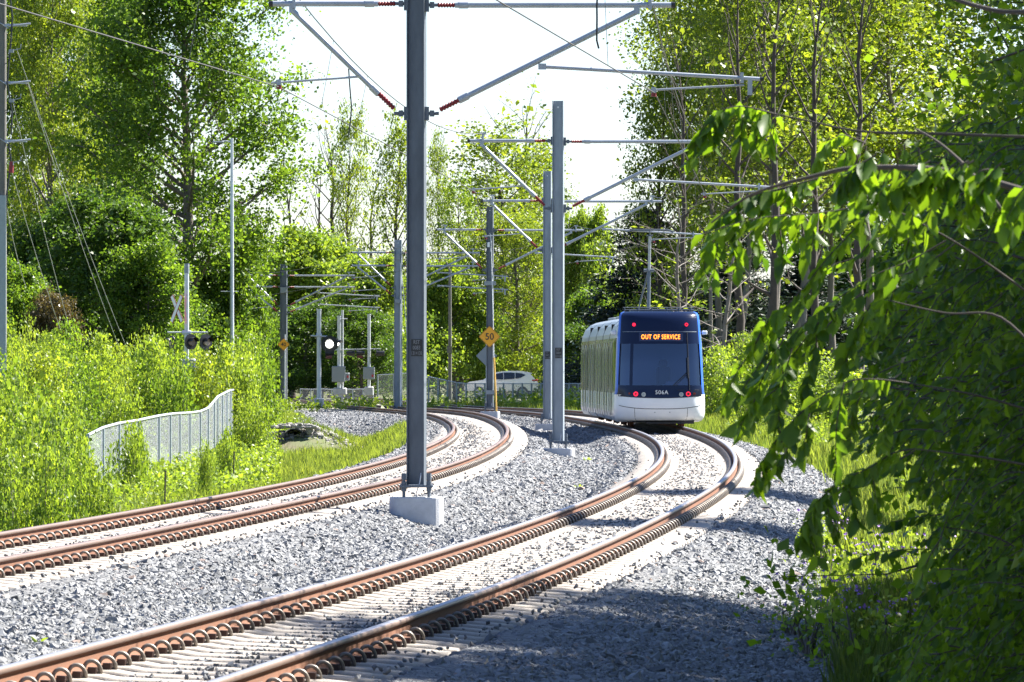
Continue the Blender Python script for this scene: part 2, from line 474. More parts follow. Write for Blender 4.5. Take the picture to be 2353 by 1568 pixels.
def ballast_points(d0, d1, dens, size, var):
    A = (d1 - d0) * 15.2
    n = int(A * dens)
    y = rng.uniform(d0, d1, n); s = rng.uniform(-7.6, 7.6, n)
    w = WT(y) / 2
    hi = w + redge(y) - .1 + .15 * wob(y * 0, y, 1.3) + rng.normal(0, .16, n)
    lo = -(w + 2.5 + sstep(236, 270, y) * 2.6 + .15 * wob(y * 0, y, 1.1, 2.)) + rng.normal(0, .16, n)
    x = CX(y) + s
    ok = (s < hi) & (s > lo) & (np.abs(x) < y * .0815 + .6)
    x, y, s, w = x[ok], y[ok], s[ok], w[ok]
    sz = size * np.exp(rng.normal(0, var, len(x)))
    z = gz(x, y) + sz * .12
    keep = rng.random(len(x)) < 1.0
    for sd in (-1, 1):
        u = s - sd * w
        on = np.abs(u) < 1.36
        ph = ((y - 20) / TSP) % 1.0
        ontie = (np.abs(ph - .5) < .24)
        mid = np.abs(u) < .52
        far = np.abs(u) > 1.22
        rail = np.abs(np.abs(u) - .7525) < .17
        r = rng.random(len(x))
        pr = np.where(ontie, np.where(np.abs(u) < .40, .085, np.where(mid, .018, np.where(far, .04, .004))), np.where(mid, .8, .7))
        pr = np.where(rail, np.where(ontie, 0, .35), pr)
        keep &= ~on | (r < pr)
        z = np.where(on & ~ontie, z - np.where(mid, .06, .085), z)
        z = np.where((np.abs(u) >= 1.36) & (np.abs(u) < 2.3), z - .05 * (1 - np.clip((np.abs(u) - 1.36) / .95, 0, 1)), z)
        sz = np.where(on & ontie, np.minimum(sz * .8, .05), sz)
        z = np.where(on & ontie, z + np.where(mid, .018, .03), z)
    return np.stack([x, y, z], -1)[keep], sz[keep]
TSP = 0.61
grp = stone_group()
P_, Z_ = [], []
for a in ((36, 70, 1400, .039, .33), (70, 115, 800, .049, .3), (115, 180, 420, .062, .27), (180, 300, 170, .09, .22)):
    p, z = ballast_points(*a); P_.append(p); Z_.append(z)
P_ = np.concatenate(P_); Z_ = np.concatenate(Z_)
me = bpy.data.meshes.new('ballast_stones')
me.vertices.add(len(P_)); me.vertices.foreach_set('co', P_.astype(np.float32).ravel())
a = me.attributes.new('sz', 'FLOAT', 'POINT'); a.data.foreach_set('value', Z_.astype(np.float32))
me.update()
o = link('ballast_stones', me, None, [M['stone']])
md = o.modifiers.new('scatter', 'NODES'); md.node_group = grp
tag(o, 'grey crushed stone ballast filling and flanking both tracks', 'gravel', kind='stuff')

# ------------------------------------------------------------------ the two tracks
RP = [(-.030, 0), (.030, 0), (.038, -.007), (.039, -.036), (.009, -.047), (.0088, -.060), (.0088, -.128), (.018, -.143), (.070, -.157), (.070, -.168),
      (-.070, -.168), (-.070, -.157), (-.018, -.143), (-.0088, -.128), (-.0088, -.060), (-.009, -.047), (-.039, -.036), (-.038, -.007)]
def rail(side, off, mats, parent):
    ds = np.unique(np.concatenate([np.arange(20, 160, 1.), np.arange(160, 420, 1.5)]))
    rows = np.stack([TR(side, ds, off + x, z) for x, z in RP], 1)
    k = len(RP); n = len(ds)
    i = np.arange(n - 1)[:, None] * k; j = np.arange(k)[None]; j2 = (j + 1) % k
    Fc = np.stack([i + j, i + j2, i + k + j2, i + k + j], -1).reshape(-1, 4)
    kind = np.zeros(k, int); kind[[0]] = 1; kind[[1, 2, 16, 17]] = 2
    return link('rail', fast_mesh('rail', rows.reshape(-1, 3), Fc, mi=np.tile(kind, n - 1)), parent, mats)
def tie_mesh():
    xs = [-1.295, -1.28, -1.0, -.92, -.58, -.46, -.3, .3, .46, .58, .92, 1.0, 1.28, 1.295]
    zs = [-.225, -.205, -.188, -.184, -.184, -.2, -.202, -.202, -.2, -.184, -.184, -.188, -.205, -.225]
    prof = [(-.135, -.16), (-.125, -.04), (-.112, -.012), (-.085, 0), (.085, 0), (.112, -.012), (.125, -.04), (.135, -.16)]
    V = [(x, b, z + c) for x, z in zip(xs, zs) for b, c in prof]
    k = len(prof); Fs = []
    for i in range(len(xs) - 1):
        for j in range(k - 1):
            Fs.append((i * k + j, i * k + j + 1, (i + 1) * k + j + 1, (i + 1) * k + j))
    Fs.append(tuple(range(k - 1, -1, -1))); Fs.append(tuple(range((len(xs) - 1) * k, len(xs) * k)))
    return V, [tuple(f[::-1]) for f in Fs]
TV, TF = tie_mesh()
def clip_mb(sg, lo=False):
    """spring clip right (sg=1) or left of a rail whose axis is x=0"""
    b = MB()
    n = 5 if lo else 9
    path = [(sg * (.050 + .012 * 0), -.03, -.146)]
    for k in range(n):
        a = math.pi * (1 - k / (n - 1))
        path.append((sg * (.108 + .058 * math.cos(a)), -.03 + .055 * k / (n - 1), -.146 + .070 * math.sin(a) - .028 * k / (n - 1)))
    path.append((sg * .150, .05, -.178))
    b.tube(path, .0155, 4 if lo else 6, 0)
    if not lo:
        b.tube([(sg * .158, .026, -.172), (sg * .15, .045, -.176), (sg * .115, .05, -.172), (sg * .112, -.03, -.165)], .0155, 6, 0)
    b.box((sg * .108, .0, -.163), (.062, .07, .052), 0, 1)
    return b
def merged(proto, mats_xf, name):
    V0 = np.array(proto.v); nv = len(V0)
    allv, allf, mi = [], [], []
    for i, (R3, t) in enumerate(mats_xf):
        allv.append(V0 @ R3.T + t)
        allf += [tuple(j + i * nv for j in f) for f in proto.f]
        mi += proto.m
    return fast_mesh(name, np.concatenate(allv), allf, mi=mi)
def frame_at(side, d):
    th = math.atan(float(HD(d))); ct = float(CCt(d)) / 1.505
    R = Matrix.Rotation(-th, 3, 'Z') @ Matrix.Rotation(-ct, 3, 'Y')
    return np.array(R), TR(side, d)
tie_me = fast_mesh('concrete_tie', TV, TF); tie_me.materials.append(M['tie'])
clipR_o = clip_mb(1)
def build_track(side, d_first, label, shiny):
    root = empty('railway_track', (0, 0, 0))
    tag(root, label, 'railway track', 'the two parallel tram tracks')
    top = M['head_shine'] if shiny else M['head_rust']
    rail(side, -.7525, [M['rust'], top, M['head_rust']], root)
    rail(side, .7525, [M['rust'], top, M['head_rust']], root)
    ds = 20 + TSP * (np.arange(int(390 / TSP)) + .5)
    near = [d for d in ds if d >= d_first][:100]
    nset = set(near)
    cr = None
    clip_me = None
    rest = []
    for i, d in enumerate(ds):
        Rm, t = frame_at(side, d)
        jit = rng.normal(0, .012)
        Rm = Rm @ np.array(Matrix.Rotation(jit * .6, 3, 'Z'))
        if d in nset:
            o = bpy.data.objects.new('concrete_tie', tie_me); COL.objects.link(o); o.parent = root
            o.matrix_local = Matrix.Translation(t) @ Matrix(Rm.tolist()).to_4x4()
        elif d > d_first - 12 or d < d_first:
            rest.append((Rm, t))
    tp = MB(); tp.add(TV, TF)
    o = link('concrete_tie', merged(tp, rest, 'concrete_ties'), root, [M['tie']]); o['kind'] = 'stuff'
    clip_me = None; xs = []; xl = []
    for i, d in enumerate(ds):
        Rm, t = frame_at(side, d)
        single = d in nset and near.index(d) < 50
        for off in (-.7525, .7525):
            tt_ = t + Rm @ np.array([off, 0, 0])
            if single:
                if clip_me is None:
                    o = clipR_o.build('rail_clip', [M['clip'], M['shoulder']], root); clip_me = o.data
                else:
                    o = bpy.data.objects.new('rail_clip', clip_me); COL.objects.link(o); o.parent = root
                o.matrix_local = Matrix.Translation(tt_) @ Matrix(Rm.tolist()).to_4x4()
            elif d > d_first - 8:
                xs.append((Rm, tt_))
            if d > d_first - 3: xl.append((Rm, tt_))
    hi = [x for x in xs if x[1][1] < 130]; lo = [x for x in xs if x[1][1] >= 130]
    b1 = clip_mb(1); b2 = clip_mb(1, True); b3 = clip_mb(-1, True)
    V, Fs, Mi = [], [], []
    for b, L in ((b1, hi), (b2, lo), (b3, xl)):
        V0 = np.array(b.v)
        for R3, t in L:
            k = sum(len(q) for q in V)
            V.append(V0 @ R3.T + t)
            Fs += [tuple(j + k for j in f) for f in b.f]; Mi += b.m
        V = [np.concatenate(V)] if V else V
    o = link('rail_clip', fast_mesh('rail_clips', V[0], Fs, mi=Mi), root, [M['clip'], M['shoulder']]); o['kind'] = 'stuff'
    return root
build_track(1, 37.5, 'rusty sided track with shiny rail tops that the tram stands on', True)
build_track(-1, 60, 'empty rusty track beside the overgrown bank, dull brown rail tops', False)
# ------------------------------------------------------------------ overhead line: poles
def wave_ins(b, p0, p1, mi, r=.045, n=7):
    """ribbed insulator"""
    p0, p1 = Vector(p0), Vector(p1)
    path, rad = [], []
    for i in range(n * 2 + 1):
        path.append(p0.lerp(p1, i / (n * 2))); rad.append(r if i % 2 else r * .62)
    b.tube(path, rad, 10, mi, True, False)
def arm(parent, z_top, z_low, tip, strut_at, strut_dir, sgn, reg=None, steady=None, tube_r=.045):
    """cantilever: top tube, insulators, strut, registration tube, steady arm (local frame of the pole)"""
    s = sgn
    root_x = .15 * s
    t = MB(); i1 = .62 * s
    t.tube([(i1 - .04 * s, 0, z_top), (tip, 0, z_top)], tube_r, 10)
    t.tube([(i1 + .02 * s, 0, z_top), (i1 + .16 * s, 0, z_top)], tube_r * 1.25, 10)
    o_top = t.build('top_tube', M['tube'], parent)
    e = MB(); e.tube([(tip - .01 * s, 0, z_top), (tip + .05 * s, 0, z_top)], tube_r * 1.05, 10); e.build('end_cap', M['black'], o_top)
    c = MB()
    c.box((tip - .33 * s, 0, z_top), (.05, .12, .14)); c.tube([(tip - .33 * s, 0, z_top + .05), (tip - .33 * s, 0, z_top + .2)], .03, 8)
    c.box((tip - .33 * s, 0, z_top + .18), (.16, .06, .05)); c.box((strut_at, 0, z_top - .07), (.09, .08, .13))
    c.build('wire_clamp', M['tube'], o_top)
    b = MB(); wave_ins(b, (.32 * s, 0, z_top), (i1, 0, z_top), 0); b.build('insulator', M['red_ins'], parent)
    h = MB()
    for z in (z_top, z_low):
        h.box((.155 * s, 0, z), (.07, .16, .2)); h.tube([(.18 * s, 0, z), (.34 * s, 0, z)], .026, 8); h.box((.235 * s, 0, z), (.07, .13, .09))
    h.build('bracket', M['steel_dark'], parent)
    A = Vector((.28 * s, 0, z_low + .02)); B = Vector((strut_at, 0, z_top - .1)); L = (B - A)
    u = L.normalized()
    st = MB(); st.tube([A + u * .42, B], tube_r, 10); st.tube([A + u * .40, A + u * .56], tube_r * 1.3, 10)
    o_st = st.build('strut_tube', M['tube'], parent)
    b = MB(); wave_ins(b, A + u * .08, A + u * .42, 0); b.build('insulator', M['red_ins'], parent)
    if reg:
        r = MB(); r.tube([(reg[0], 0, reg[1]), (reg[2], 0, reg[3])], .03, 8)
        r.box((reg[0], 0, reg[1]), (.12, .07, .09)); r.box((reg[2] - .28 * s, 0, reg[3] + .02), (.05, .08, .16)); r.box((reg[2] - .16 * s, 0, reg[3] - .12), (.07, .05, .24))
        o_r = r.build('registration_tube', M['tube'], parent)
        e = MB(); e.tube([(reg[2] - .01 * s, 0, reg[3]), (reg[2] + .04 * s, 0, reg[3])], .034, 8); e.build('end_cap', M['black'], o_r)
    if steady:
        r = MB(); r.tube([Vector(p) for p in steady], .019, 6)
        q = Vector(steady[-1]) * .88 + Vector(steady[-2]) * .12
        r.box(q, (.07, .05, .09)); o_s = r.build('steady_arm', M['tube'], parent)
        k = MB(); k.tube([q - Vector((0, 0, .04)), q - Vector((0, 0, .1))], .04, 8); k.build('wire_grip', M['red_ins'], o_s)
def h_column(b, z0, z1, wd=.268, dp=.25, t=.016):
    for x in (-wd / 2 + t / 2, wd / 2 - t / 2): b.box((x, 0, (z0 + z1) / 2), (t, dp, z1 - z0), 0, 0)
    b.box((0, -.03, (z0 + z1) / 2), (wd - 2 * t - .001, .014, z1 - z0 - .004), 0, 0)
def foundation(parent, lx=.86, ly=.62, h=1.0, ztop=-.2):
    b = MB(); n = 10; poly = []
    r = ly / 2
    for k in range(n + 1): a = -math.pi / 2 + math.pi * k / n; poly.append((lx / 2 - r * .55 + r * .55 * math.cos(a), r * math.sin(a)))
    for k in range(n + 1): a = math.pi / 2 + math.pi * k / n; poly.append((-lx / 2 + r * .55 + r * .55 * math.cos(a), r * math.sin(a)))
    N = len(poly)
    vs = [(x, y, ztop - h) for x, y in poly] + [(x, y, ztop - .02) for x, y in poly] + [(x * .975, y * .975, ztop) for x, y in poly]
    fs = [tuple(range(2 * N, 3 * N))] + [(k * N + i, k * N + (i + 1) % N, (k + 1) * N + (i + 1) % N, (k + 1) * N + i) for k in (0, 1) for i in range(N)]
    b.add(vs, fs)
    return b.build('foundation', M['concrete'], parent)
def plate(parent, lines, z, x=.01, y=-.052, w=.165, h=.255):
    b = MB(); b.box((x, y, z), (w, .006, h)); o = b.build('number_plate', M['black'], parent); o.rotation_euler = (0, 0, -.14)
    for k, (tx, sc) in enumerate(zip(lines, (.70, .70, .56))):
        text('lettering', tx, .083, M['grey_text'], o, (x, y - .006, z + .082 - .083 * k), ext=.002, sx=sc * 1.02, offset=.0)
    return o
def ocs_pole(D, px, label, lines=None, top=7.78, z0=None, mat_='steel', rz=-.14, found=True, two=False, pz=0.0):
    left = right = True
    x = (px - X0) * D / F
    zb = 0.0 if z0 is None else z0
    root = empty('overhead_line_pole', (x, D, zb), 0.0)
    tag(root, label, 'line pole', 'steel poles carrying the overhead wires')
    c = MB(); h_column(c, pz + .02, top, .268 if D < 290 else .35)
    col = c.build('column', M[mat_], root); col.rotation_euler = (0, 0, rz)
    hol = MB(); hol.disc((0, -.037, top - .16), .022, (0, -1, 0), 10, 0, .004); h = hol.build('bolt_hole', M['white_text'], col)
    p = MB(); p.box((0, 0, pz), (.50, .46, .034)); p.build('base_plate', M['steel_dark'], root)
    for sx in (-.19, .19):
        for sy in (-.17, .17):
            b = MB(); b.tube([(sx, sy, -.24), (sx, sy, .19)], .022, 8); b.tube([(sx, sy, -.075), (sx, sy, -.018)], .043, 6); b.tube([(sx, sy, .018), (sx, sy, .07)], .043, 6)
            b.tube([(sx, sy, .10), (sx, sy, .19)], .036, 8)
            b.build('anchor_bolt', M['steel_dark'], root, loc=(0, 0, pz))
    if found:
        f = foundation(root, .82, .6, 1.2, -.165); f.location = (.0, .03, pz)
        w = MB(); w.tube([(.07, -.15, .2), (.05, -.2, .05), (.0, -.22, -.1), (.0, -.21, -.22)], .009, 6); w.build('ground_lead', M['tube'], root, loc=(0, 0, pz))
    lv = [0] if not two else [0, -.62]
    for k, dz in enumerate(lv):
        off = .0 if k == 0 else -.12
        if left:
            n0 = len(root.children)
            arm(root, 7.40 + dz, 5.74 + dz * .6, -2.18, -1.88, 0, -1, None, [(-.83, 0, 6.30 + dz), (-1.2, 0, 6.27 + dz), (-2.2, 0, 6.20 + dz)])
            for c in root.children[n0:]: c.location.y += off
        if right:
            n0 = len(root.children)
            arm(root, 7.38 + dz, 5.74 + dz * .6, 3.86, 3.33, 0, 1, (1.90, 6.45 + dz, 5.2, 6.26 + dz), [(4.95, 0, 6.17 + dz), (4.2, 0, 6.13 + dz), (3.5, 0, 6.09 + dz)])
            for c in root.children[n0:]: c.location.y += off
    if lines: plate(root, lines, 2.2)
    return root
PD = [96.0, 155.7, 214.0, 261.0, 300.0, 344.0]
PPX = [957, 1283, 1258, 1126, 915, 652]
poles = [
    ocs_pole(PD[0], PPX[0], 'nearest and tallest steel pole, number plate reading 0083 on its face', ('RST', '0083', '131+138'), 8.6, mat_='steel_dark', pz=.11),
    ocs_pole(PD[1], PPX[1], 'light grey steel pole in front of its twin, plate reading 0084, concrete block below', ('RST', '0084', '131+188'), 8.38, pz=.03),
    ocs_pole(PD[2], PPX[2], 'steel pole half hidden behind the pole with plate 0084', ('RST', '0085', '131+240'), 8.4, pz=.05),
    ocs_pole(PD[3], PPX[3], 'dark steel pole bearing the yellow 50 sign and a yellow cable guard', None, 8.35, mat_='steel_dark', pz=.10),
    ocs_pole(PD[4], PPX[4], 'pale round looking pole behind the nearest pole, with doubled arms', None, 8.0, z0=-.27, two=True, found=False),
    ocs_pole(PD[5], PPX[5], 'far dark pole bearing the yellow 40 sign among the green trees', None, 8.0, z0=-.75, two=True, mat_='steel_dark', found=False),
]
for c in poles[4].children:
    pass
# extras on the pole with the 50 sign
P4 = poles[3]
b = MB(); b.tube([(.03, -.16, 7.2), (.06, -.17, 6.4), (.09, -.17, 5.2), (.13, -.17, 3.6), (.16, -.17, 2.1)], .016, 6); b.tube([(-.0, -.165, 7.25), (.06, -.17, 6.9), (.02, -.165, 6.5)], .012, 6)
b.build('feeder_cable', M['white_text'], P4)
b = MB(); b.tube([(.16, -.17, 2.15), (.22, -.19, .9), (.26, -.22, -.15)], .042, 8); b.build('cable_guard', M['yellow'], P4)
for z in (5.2, .72):
    b = MB(); b.box((0, -.01, z), (.48 if z > 2 else .36, .33, .17)); b.build('clamp_band', M['sign_back'], P4)
b = MB(); b.box((-.06, -.142, 6.78), (.1, .01, .2)); b.build('tag_plate', M['white_text'], P4)
P5 = poles[4]
b = MB(); b.tube([(.12, -.17, 6.9), (.10, -.19, 4), (.1, -.19, .0), (.2, -.25, -.3)], .03, 8); b.build('feeder_conduit', M['alu'], P5)
b = MB(); b.tube([(.2, -.2, 6.2), (.36, -.2, 4.2), (.46, -.22, 2.6)], .013, 6); b.build('feeder_cable', M['white_text'], P5)
b = MB(); b.tube([(.46, -.22, 2.6), (.56, -.26, .2)], .045, 8); b.build('cable_guard', M['yellow'], P5)
b = MB(); b.box((0, -.17, 7.2), (.16, .08, .3)); b.box((0, -.2, 5.1), (.3, .12, .2)); b.build('clamp_band', M['sign_back'], P5)
P6 = poles[5]
b = MB(); b.tube([(.08, -.17, 4.2), (.06, -.19, 0)], .04, 8); b.build('feeder_conduit', M['alu'], P6)
b = MB(); b.box((0, -.16, 6.6), (.36, .1, .3)); b.build('clamp_band', M['sign_back'], P6)

# yellow diamond speed signs bolted to poles
def diamond(name, label, px, py, D, half, num, y_off=-.22):
    c = PX(px, py, D); c[1] += y_off
    root = empty(name, tuple(c)); tag(root, label, 'speed sign')
    b = MB(); r = .05
    pts = []
    for k in range(4):
        a0 = math.pi / 2 * k
        cx_, cz_ = (half - r * 1.41) * math.cos(a0), (half - r * 1.41) * math.sin(a0)
        for j in (-1, 0, 1): pts.append((cx_ + r * math.cos(a0 + j * math.pi / 4) * 1.0, cz_ + r * math.sin(a0 + j * math.pi / 4)))
    b.prism(pts, lambda u, v, t: (u, t, v), 0.006, -.006)
    pl = b.build('sign_plate', M['yellow_sign'], root)
    e = MB()
    for s_, q in ((.965, 0), ):
        inner = [(u * .93, v * .93) for u, v in pts]; outer = [(u * .965, v * .965) for u, v in pts]
        n = len(pts)
        e.add([(u, -.0085, v) for u, v in outer] + [(u, -.0085, v) for u, v in inner], [(i, n + i, n + (i + 1) % n, (i + 1) % n) for i in range(n)])
    e.build('border_line', M['dark_text'], root)
    text('numerals', num, half * .86, M['dark_text'], root, (0, -.012, -.01), ext=.003, sx=.95, offset=.004)
    return root
diamond('speed_sign', 'yellow diamond sign reading 50 on the dark pole', 1125, 774, PD[3], .45, '50')
diamond('speed_sign', 'yellow diamond sign reading 40 at the edge of the bushes', 652, 792, PD[5], .34, '40', -.26)
# back of a road sign seen behind the 50 pole
c = PX(1118, 818, 300); root = empty('road_sign', tuple(c)); tag(root, 'bare grey back of a diamond road sign behind the pole with the 50 sign', 'road sign')
b = MB(); h_ = .5; b.prism([(h_, 0), (0, h_), (-h_, 0), (0, -h_)], lambda u, v, t: (u, t, v), 0, .01); b.build('sign_plate', M['sign_back'], root)
b = MB(); b.box((0, .05, -.9), (.06, .05, 2.9)); b.build('post', M['alu'], root)

# ------------------------------------------------------------------ wires
def pole_pt(i, x, z, dy=0):
    return Vector((float(poles[i].location.x) + x, PD[i] + dy, poles[i].location.z + z))
def sag_path(a, b, s, n=14):
    return [a.lerp(b, k / n) - Vector((0, 0, 4 * s * (k / n) * (1 - k / n))) for k in range(n + 1)]
def wire(name, label, pts, sags, r, m, grp=None):
    b = MB(); path = []
    for k in range(len(pts) - 1):
        q = sag_path(pts[k], pts[k + 1], sags[k])
        path += q if k == 0 else q[1:]
    b.tube(path, r, 5)
    o = b.build(name, m); tag(o, label, 'wire', grp)
    return path
def near_pt(side, d, z): v = TR(side, d); return Vector((v[0], v[1], z))
for side, nm in ((-1, 'empty left'), (1, 'tram')):
    cx_ = [-2.08, -2.02, -2.1, -1.75, -1.6, -1.9] if side < 0 else [3.6, 3.62, 3.55, 3.45, 3.3, 3.3]
    zc_ = 6.14 if side < 0 else 6.05
    cp = [near_pt(side, 34, 6.05)] + [pole_pt(i, cx_[i], zc_ - (.0 if i < 3 else .0)) for i in range(6)]
    mx_ = -1.86 if side < 0 else 3.53
    mp = [near_pt(side, 34, 7.5)] + [pole_pt(i, mx_, 7.58) for i in range(6)]
    P1 = wire('contact_wire', 'straight lower overhead wire above the %s track' % nm, cp, [.0] * 6, .0092, M['copper'], 'overhead wires along the tracks')
    P2 = wire('messenger_wire', 'sagging upper overhead wire above the %s track' % nm, mp, [.5, .62, .6, .55, .45, .4], .0105, M['cable'], 'overhead wires along the tracks')
    # droppers: thin hangers between the two wires
    k = 0
    for i in range(len(P1)):
        if i % 14 in (0,): continue
        if i % 2 == 0 and P1[i].y > 80 and P1[i].y < 300 and P2[i].z - P1[i].z > .15:
            b = MB(); b.tube([P2[i], P1[i]], .004, 4)
            tag(b.build('dropper_wire', M['cable']), 'thin hanger between the two overhead wires above the %s track' % nm, 'wire', 'hangers above the %s track' % nm)
# thick jumper cables
a = PX(801, 158, 107); c_ = PX(801, 308, 107)
b = MB(); b.tube([a, a + np.array([.02, 0, -.3]), (a + c_) / 2 + np.array([.05, 0, -.1]), c_ + np.array([.03, 0, .2]), c_], .013, 6)
tag(b.build('jumper_cable', M['black']), 'short black jumper cable hanging left of the nearest pole', 'cable')
a = PX(1374, -30, 92); c_ = PX(1376, 112, 92)
b = MB(); b.tube([a, (a * .7 + c_ * .3) + np.array([-.02, 0, 0]), (a + c_) / 2 + np.array([-.02, 0, 0]), c_ + np.array([-.03, 0, .12]), c_], .016, 6)
tag(b.build('jumper_cable', M['black']), 'black jumper cable with a hooked end hanging at the top right of the nearest pole', 'cable')

# ------------------------------------------------------------------ tram
glass = bpy.data.materials.new('windscreen_glass'); glass.use_nodes = True
n, l = glass.node_tree.nodes, glass.node_tree.links
n.remove(n['Principled BSDF'])
tp_ = n.new('ShaderNodeBsdfTransparent'); tp_.inputs[0].default_value = (.19, .29, .48, 1)
gl = n.new('ShaderNodeBsdfGlossy'); gl.inputs['Color'].default_value = (.75, .85, 1, 1); gl.inputs['Roughness'].default_value = .03
fr = n.new('ShaderNodeFresnel'); fr.inputs[0].default_value = 1.55
ad = n.new('ShaderNodeMath'); ad.operation = 'ADD'; ad.inputs[1].default_value = .06
l.new(fr.outputs[0], ad.inputs[0])
mx = n.new('ShaderNodeMixShader'); l.new(ad.outputs[0], mx.inputs[0]); l.new(tp_.outputs[0], mx.inputs[1]); l.new(gl.outputs[0], mx.inputs[2])
l.new(mx.outputs[0], n['Material Output'].inputs[0])
M['glass'] = glass
M['tram_white'] = mat('tram_white', (0.74, 0.75, 0.76), 0.22, 0, .03, 2.0)
M['tram_silver'] = mat('tram_silver', (0.25, 0.27, 0.28), 0.3, .2)
M['tram_blue'] = mat('tram_blue', (0.012, 0.10, 0.50), 0.25)
M['tram_navy'] = mat('tram_navy', (0.006, 0.012, 0.038), 0.18, spec=.3)
M['tram_pane'] = mat('tram_dark_glass', (0.012, 0.015, 0.018), 0.12, 0, spec=.4)
M['tram_dark'] = mat('tram_underframe', (0.018, 0.018, 0.02), 0.7)
M['seat'] = mat('seat_blue', (0.015, 0.03, 0.10), 0.8)
M['cab_wall'] = mat('cab_wall', (0.42, 0.52, 0.66), 0.7)
M['dash'] = mat('dashboard', (0.55, 0.60, 0.66), 0.6)
M['led'] = mat('led_orange', (1.0, 0.23, 0.02), 0.5, emit=1.1)
M['lamp_red'] = mat('lamp_red', (1.0, 0.01, 0.045), 0.3, emit=.45)
M['lamp_dim'] = mat('lamp_off_red', (0.12, 0.01, 0.014), 0.2)
M['lamp_clear'] = mat('lamp_clear', (0.55, 0.60, 0.62), 0.15, .3)
M['box_navy'] = mat('sign_box', (0.02, 0.035, 0.08), 0.2)

tram = empty('tram', (0, 0, 0))
tag(tram, 'blue and white articulated tram on the right hand track showing OUT OF SERVICE', 'tram')
# stations along the right track
D0 = 180.0
TS = .97
st = [D0 + .9 * TS, D0 + 5.8, D0 + 11.7, D0 + 17.6, D0 + 23.5, D0 + 29.4]
nodes = [TR(1, d) for d in st]
def module_frame(a, b_):
    v = b_ - a; th = math.atan2(-v[0], v[1])
    return th
def cross(z):
    """half width of the car body at height z over rail"""
    zs = [.18, .30, .45, 1.0, 2.45, 2.75, 3.0, 3.16, 3.26, 3.32]
    ws = [1.22, 1.30, 1.325, 1.325, 1.315, 1.28, 1.18, 1.02, .80, .5]
    return float(np.interp(z, zs, ws))
ZR = [.18, .30, .45, .75, 1.0, 1.06, 1.6, 2.1, 2.5, 2.62, 2.75, 2.9, 3.0, 3.09, 3.16, 3.22, 3.26, 3.32]
def body(parent, y0, y1, name):
    b = MB(); k = len(ZR)
    for s in (-1, 1):
        for i in range(k - 1):
            za, zb_ = ZR[i], ZR[i + 1]
            mi = 0 if za < 1.0 else (1 if za >= 2.62 else 2)
            q = [(s * cross(za), y0, za), (s * cross(za), y1, za), (s * cross(zb_), y1, zb_), (s * cross(zb_), y0, zb_)]
            b.add(q if s > 0 else q[::-1], [(0, 1, 2, 3)], mi, True)
    b.add([(-.5, y0, 3.32), (.5, y0, 3.32), (.5, y1, 3.32), (-.5, y1, 3.32)], [(0, 1, 2, 3)], 1)
    b.add([(-1.22, y0, .18), (1.22, y0, .18), (1.22, y1, .18), (-1.22, y1, .18)], [(3, 2, 1, 0)], 3)
    for y, fl in ((y0, 0), (y1, 1)):
        pts = [(cross(z), y, z) for z in ZR] + [(-cross(z), y, z) for z in ZR[::-1]]
        f = tuple(range(len(pts))); b.add(pts, [f[::-1] if fl else f], 3)
    return b.build(name, [M['tram_white'], M['tram_silver'], M['tram_pane'], M['tram_dark']], parent)
def side_panel(parent, name, y0, y1, z0, z1, m, s, out=.006):
    b = MB(); zz = [z for z in ZR if z0 < z < z1]; zz = [z0] + zz + [z1]
    for i in range(len(zz) - 1):
        q = [(s * (cross(zz[i]) + out), y0, zz[i]), (s * (cross(zz[i]) + out), y1, zz[i]), (s * (cross(zz[i + 1]) + out), y1, zz[i + 1]), (s * (cross(zz[i + 1]) + out), y0, zz[i + 1])]
        b.add(q if s > 0 else q[::-1], [(0, 1, 2, 3)])
    return b.build(name, m, parent)
for k in range(5):
    a, b_ = nodes[k], nodes[k + 1]
    th = module_frame(a, b_)
    L = float(np.linalg.norm(b_ - a)) / TS
    if k == 0:
        A0 = a; TH0 = th
    y0 = .2 if k else 1.2
    sec = empty('car_section', tuple(a + np.array([.08, 0, 0])), th, tram); sec.scale = (TS, TS, TS)
    body(sec, y0, L - .2, 'body_shell')
    for s in (-1, 1):
        pos = np.linspace(y0 + .15, L - .35, 6)
        for j in range(5):
            if j % 2 == 0:
                side_panel(sec, 'side_window', pos[j] + .05, pos[j + 1] - .05, 1.1, 2.4, M['tram_pane'], s, .004)
                side_panel(sec, 'window_pillar', pos[j + 1] - .05, pos[j + 1] + .05, 1.02, 2.6, M['tram_white'], s, .008)
            else:
                d = side_panel(sec, 'door', pos[j] + .08, pos[j + 1] - .08, .32, 2.5, M['tram_silver'], s, .010)
                side_panel(d, 'door_glass', pos[j] + .2, pos[j + 1] - .2, .6, 2.35, M['tram_pane'], s, .014)
    if k < 4:
        b = MB()
        for q in range(6):
            y = L - .17 + q * .07
            b.box((0, y, 1.68), (2.40 + (.06 if q % 2 else 0), .065, 2.75))
        b.build('bellows', M['rubber'], sec)
    b = MB(); yc = L / 2 if k else 2.6
    b.box((0, yc, .36), (2.1, 2.6, .36)); o = b.build('bogie', M['tram_dark'], sec)
    for sx in (-.75, .75):
        for sy in (-.85, .85):
            w = MB(); w.tube([(sx - .06, yc + sy, .31), (sx + .06, yc + sy, .31)], .31, 20, 0, True, False); w.build('wheel', M['rust'], o)
    r = MB()
    r.box((0, (y0 + L) / 2, 3.36), (.9, (L - y0) * .6, .12), 0, 0, .03)
    r.build('roof_box', M['sign_back'], sec)
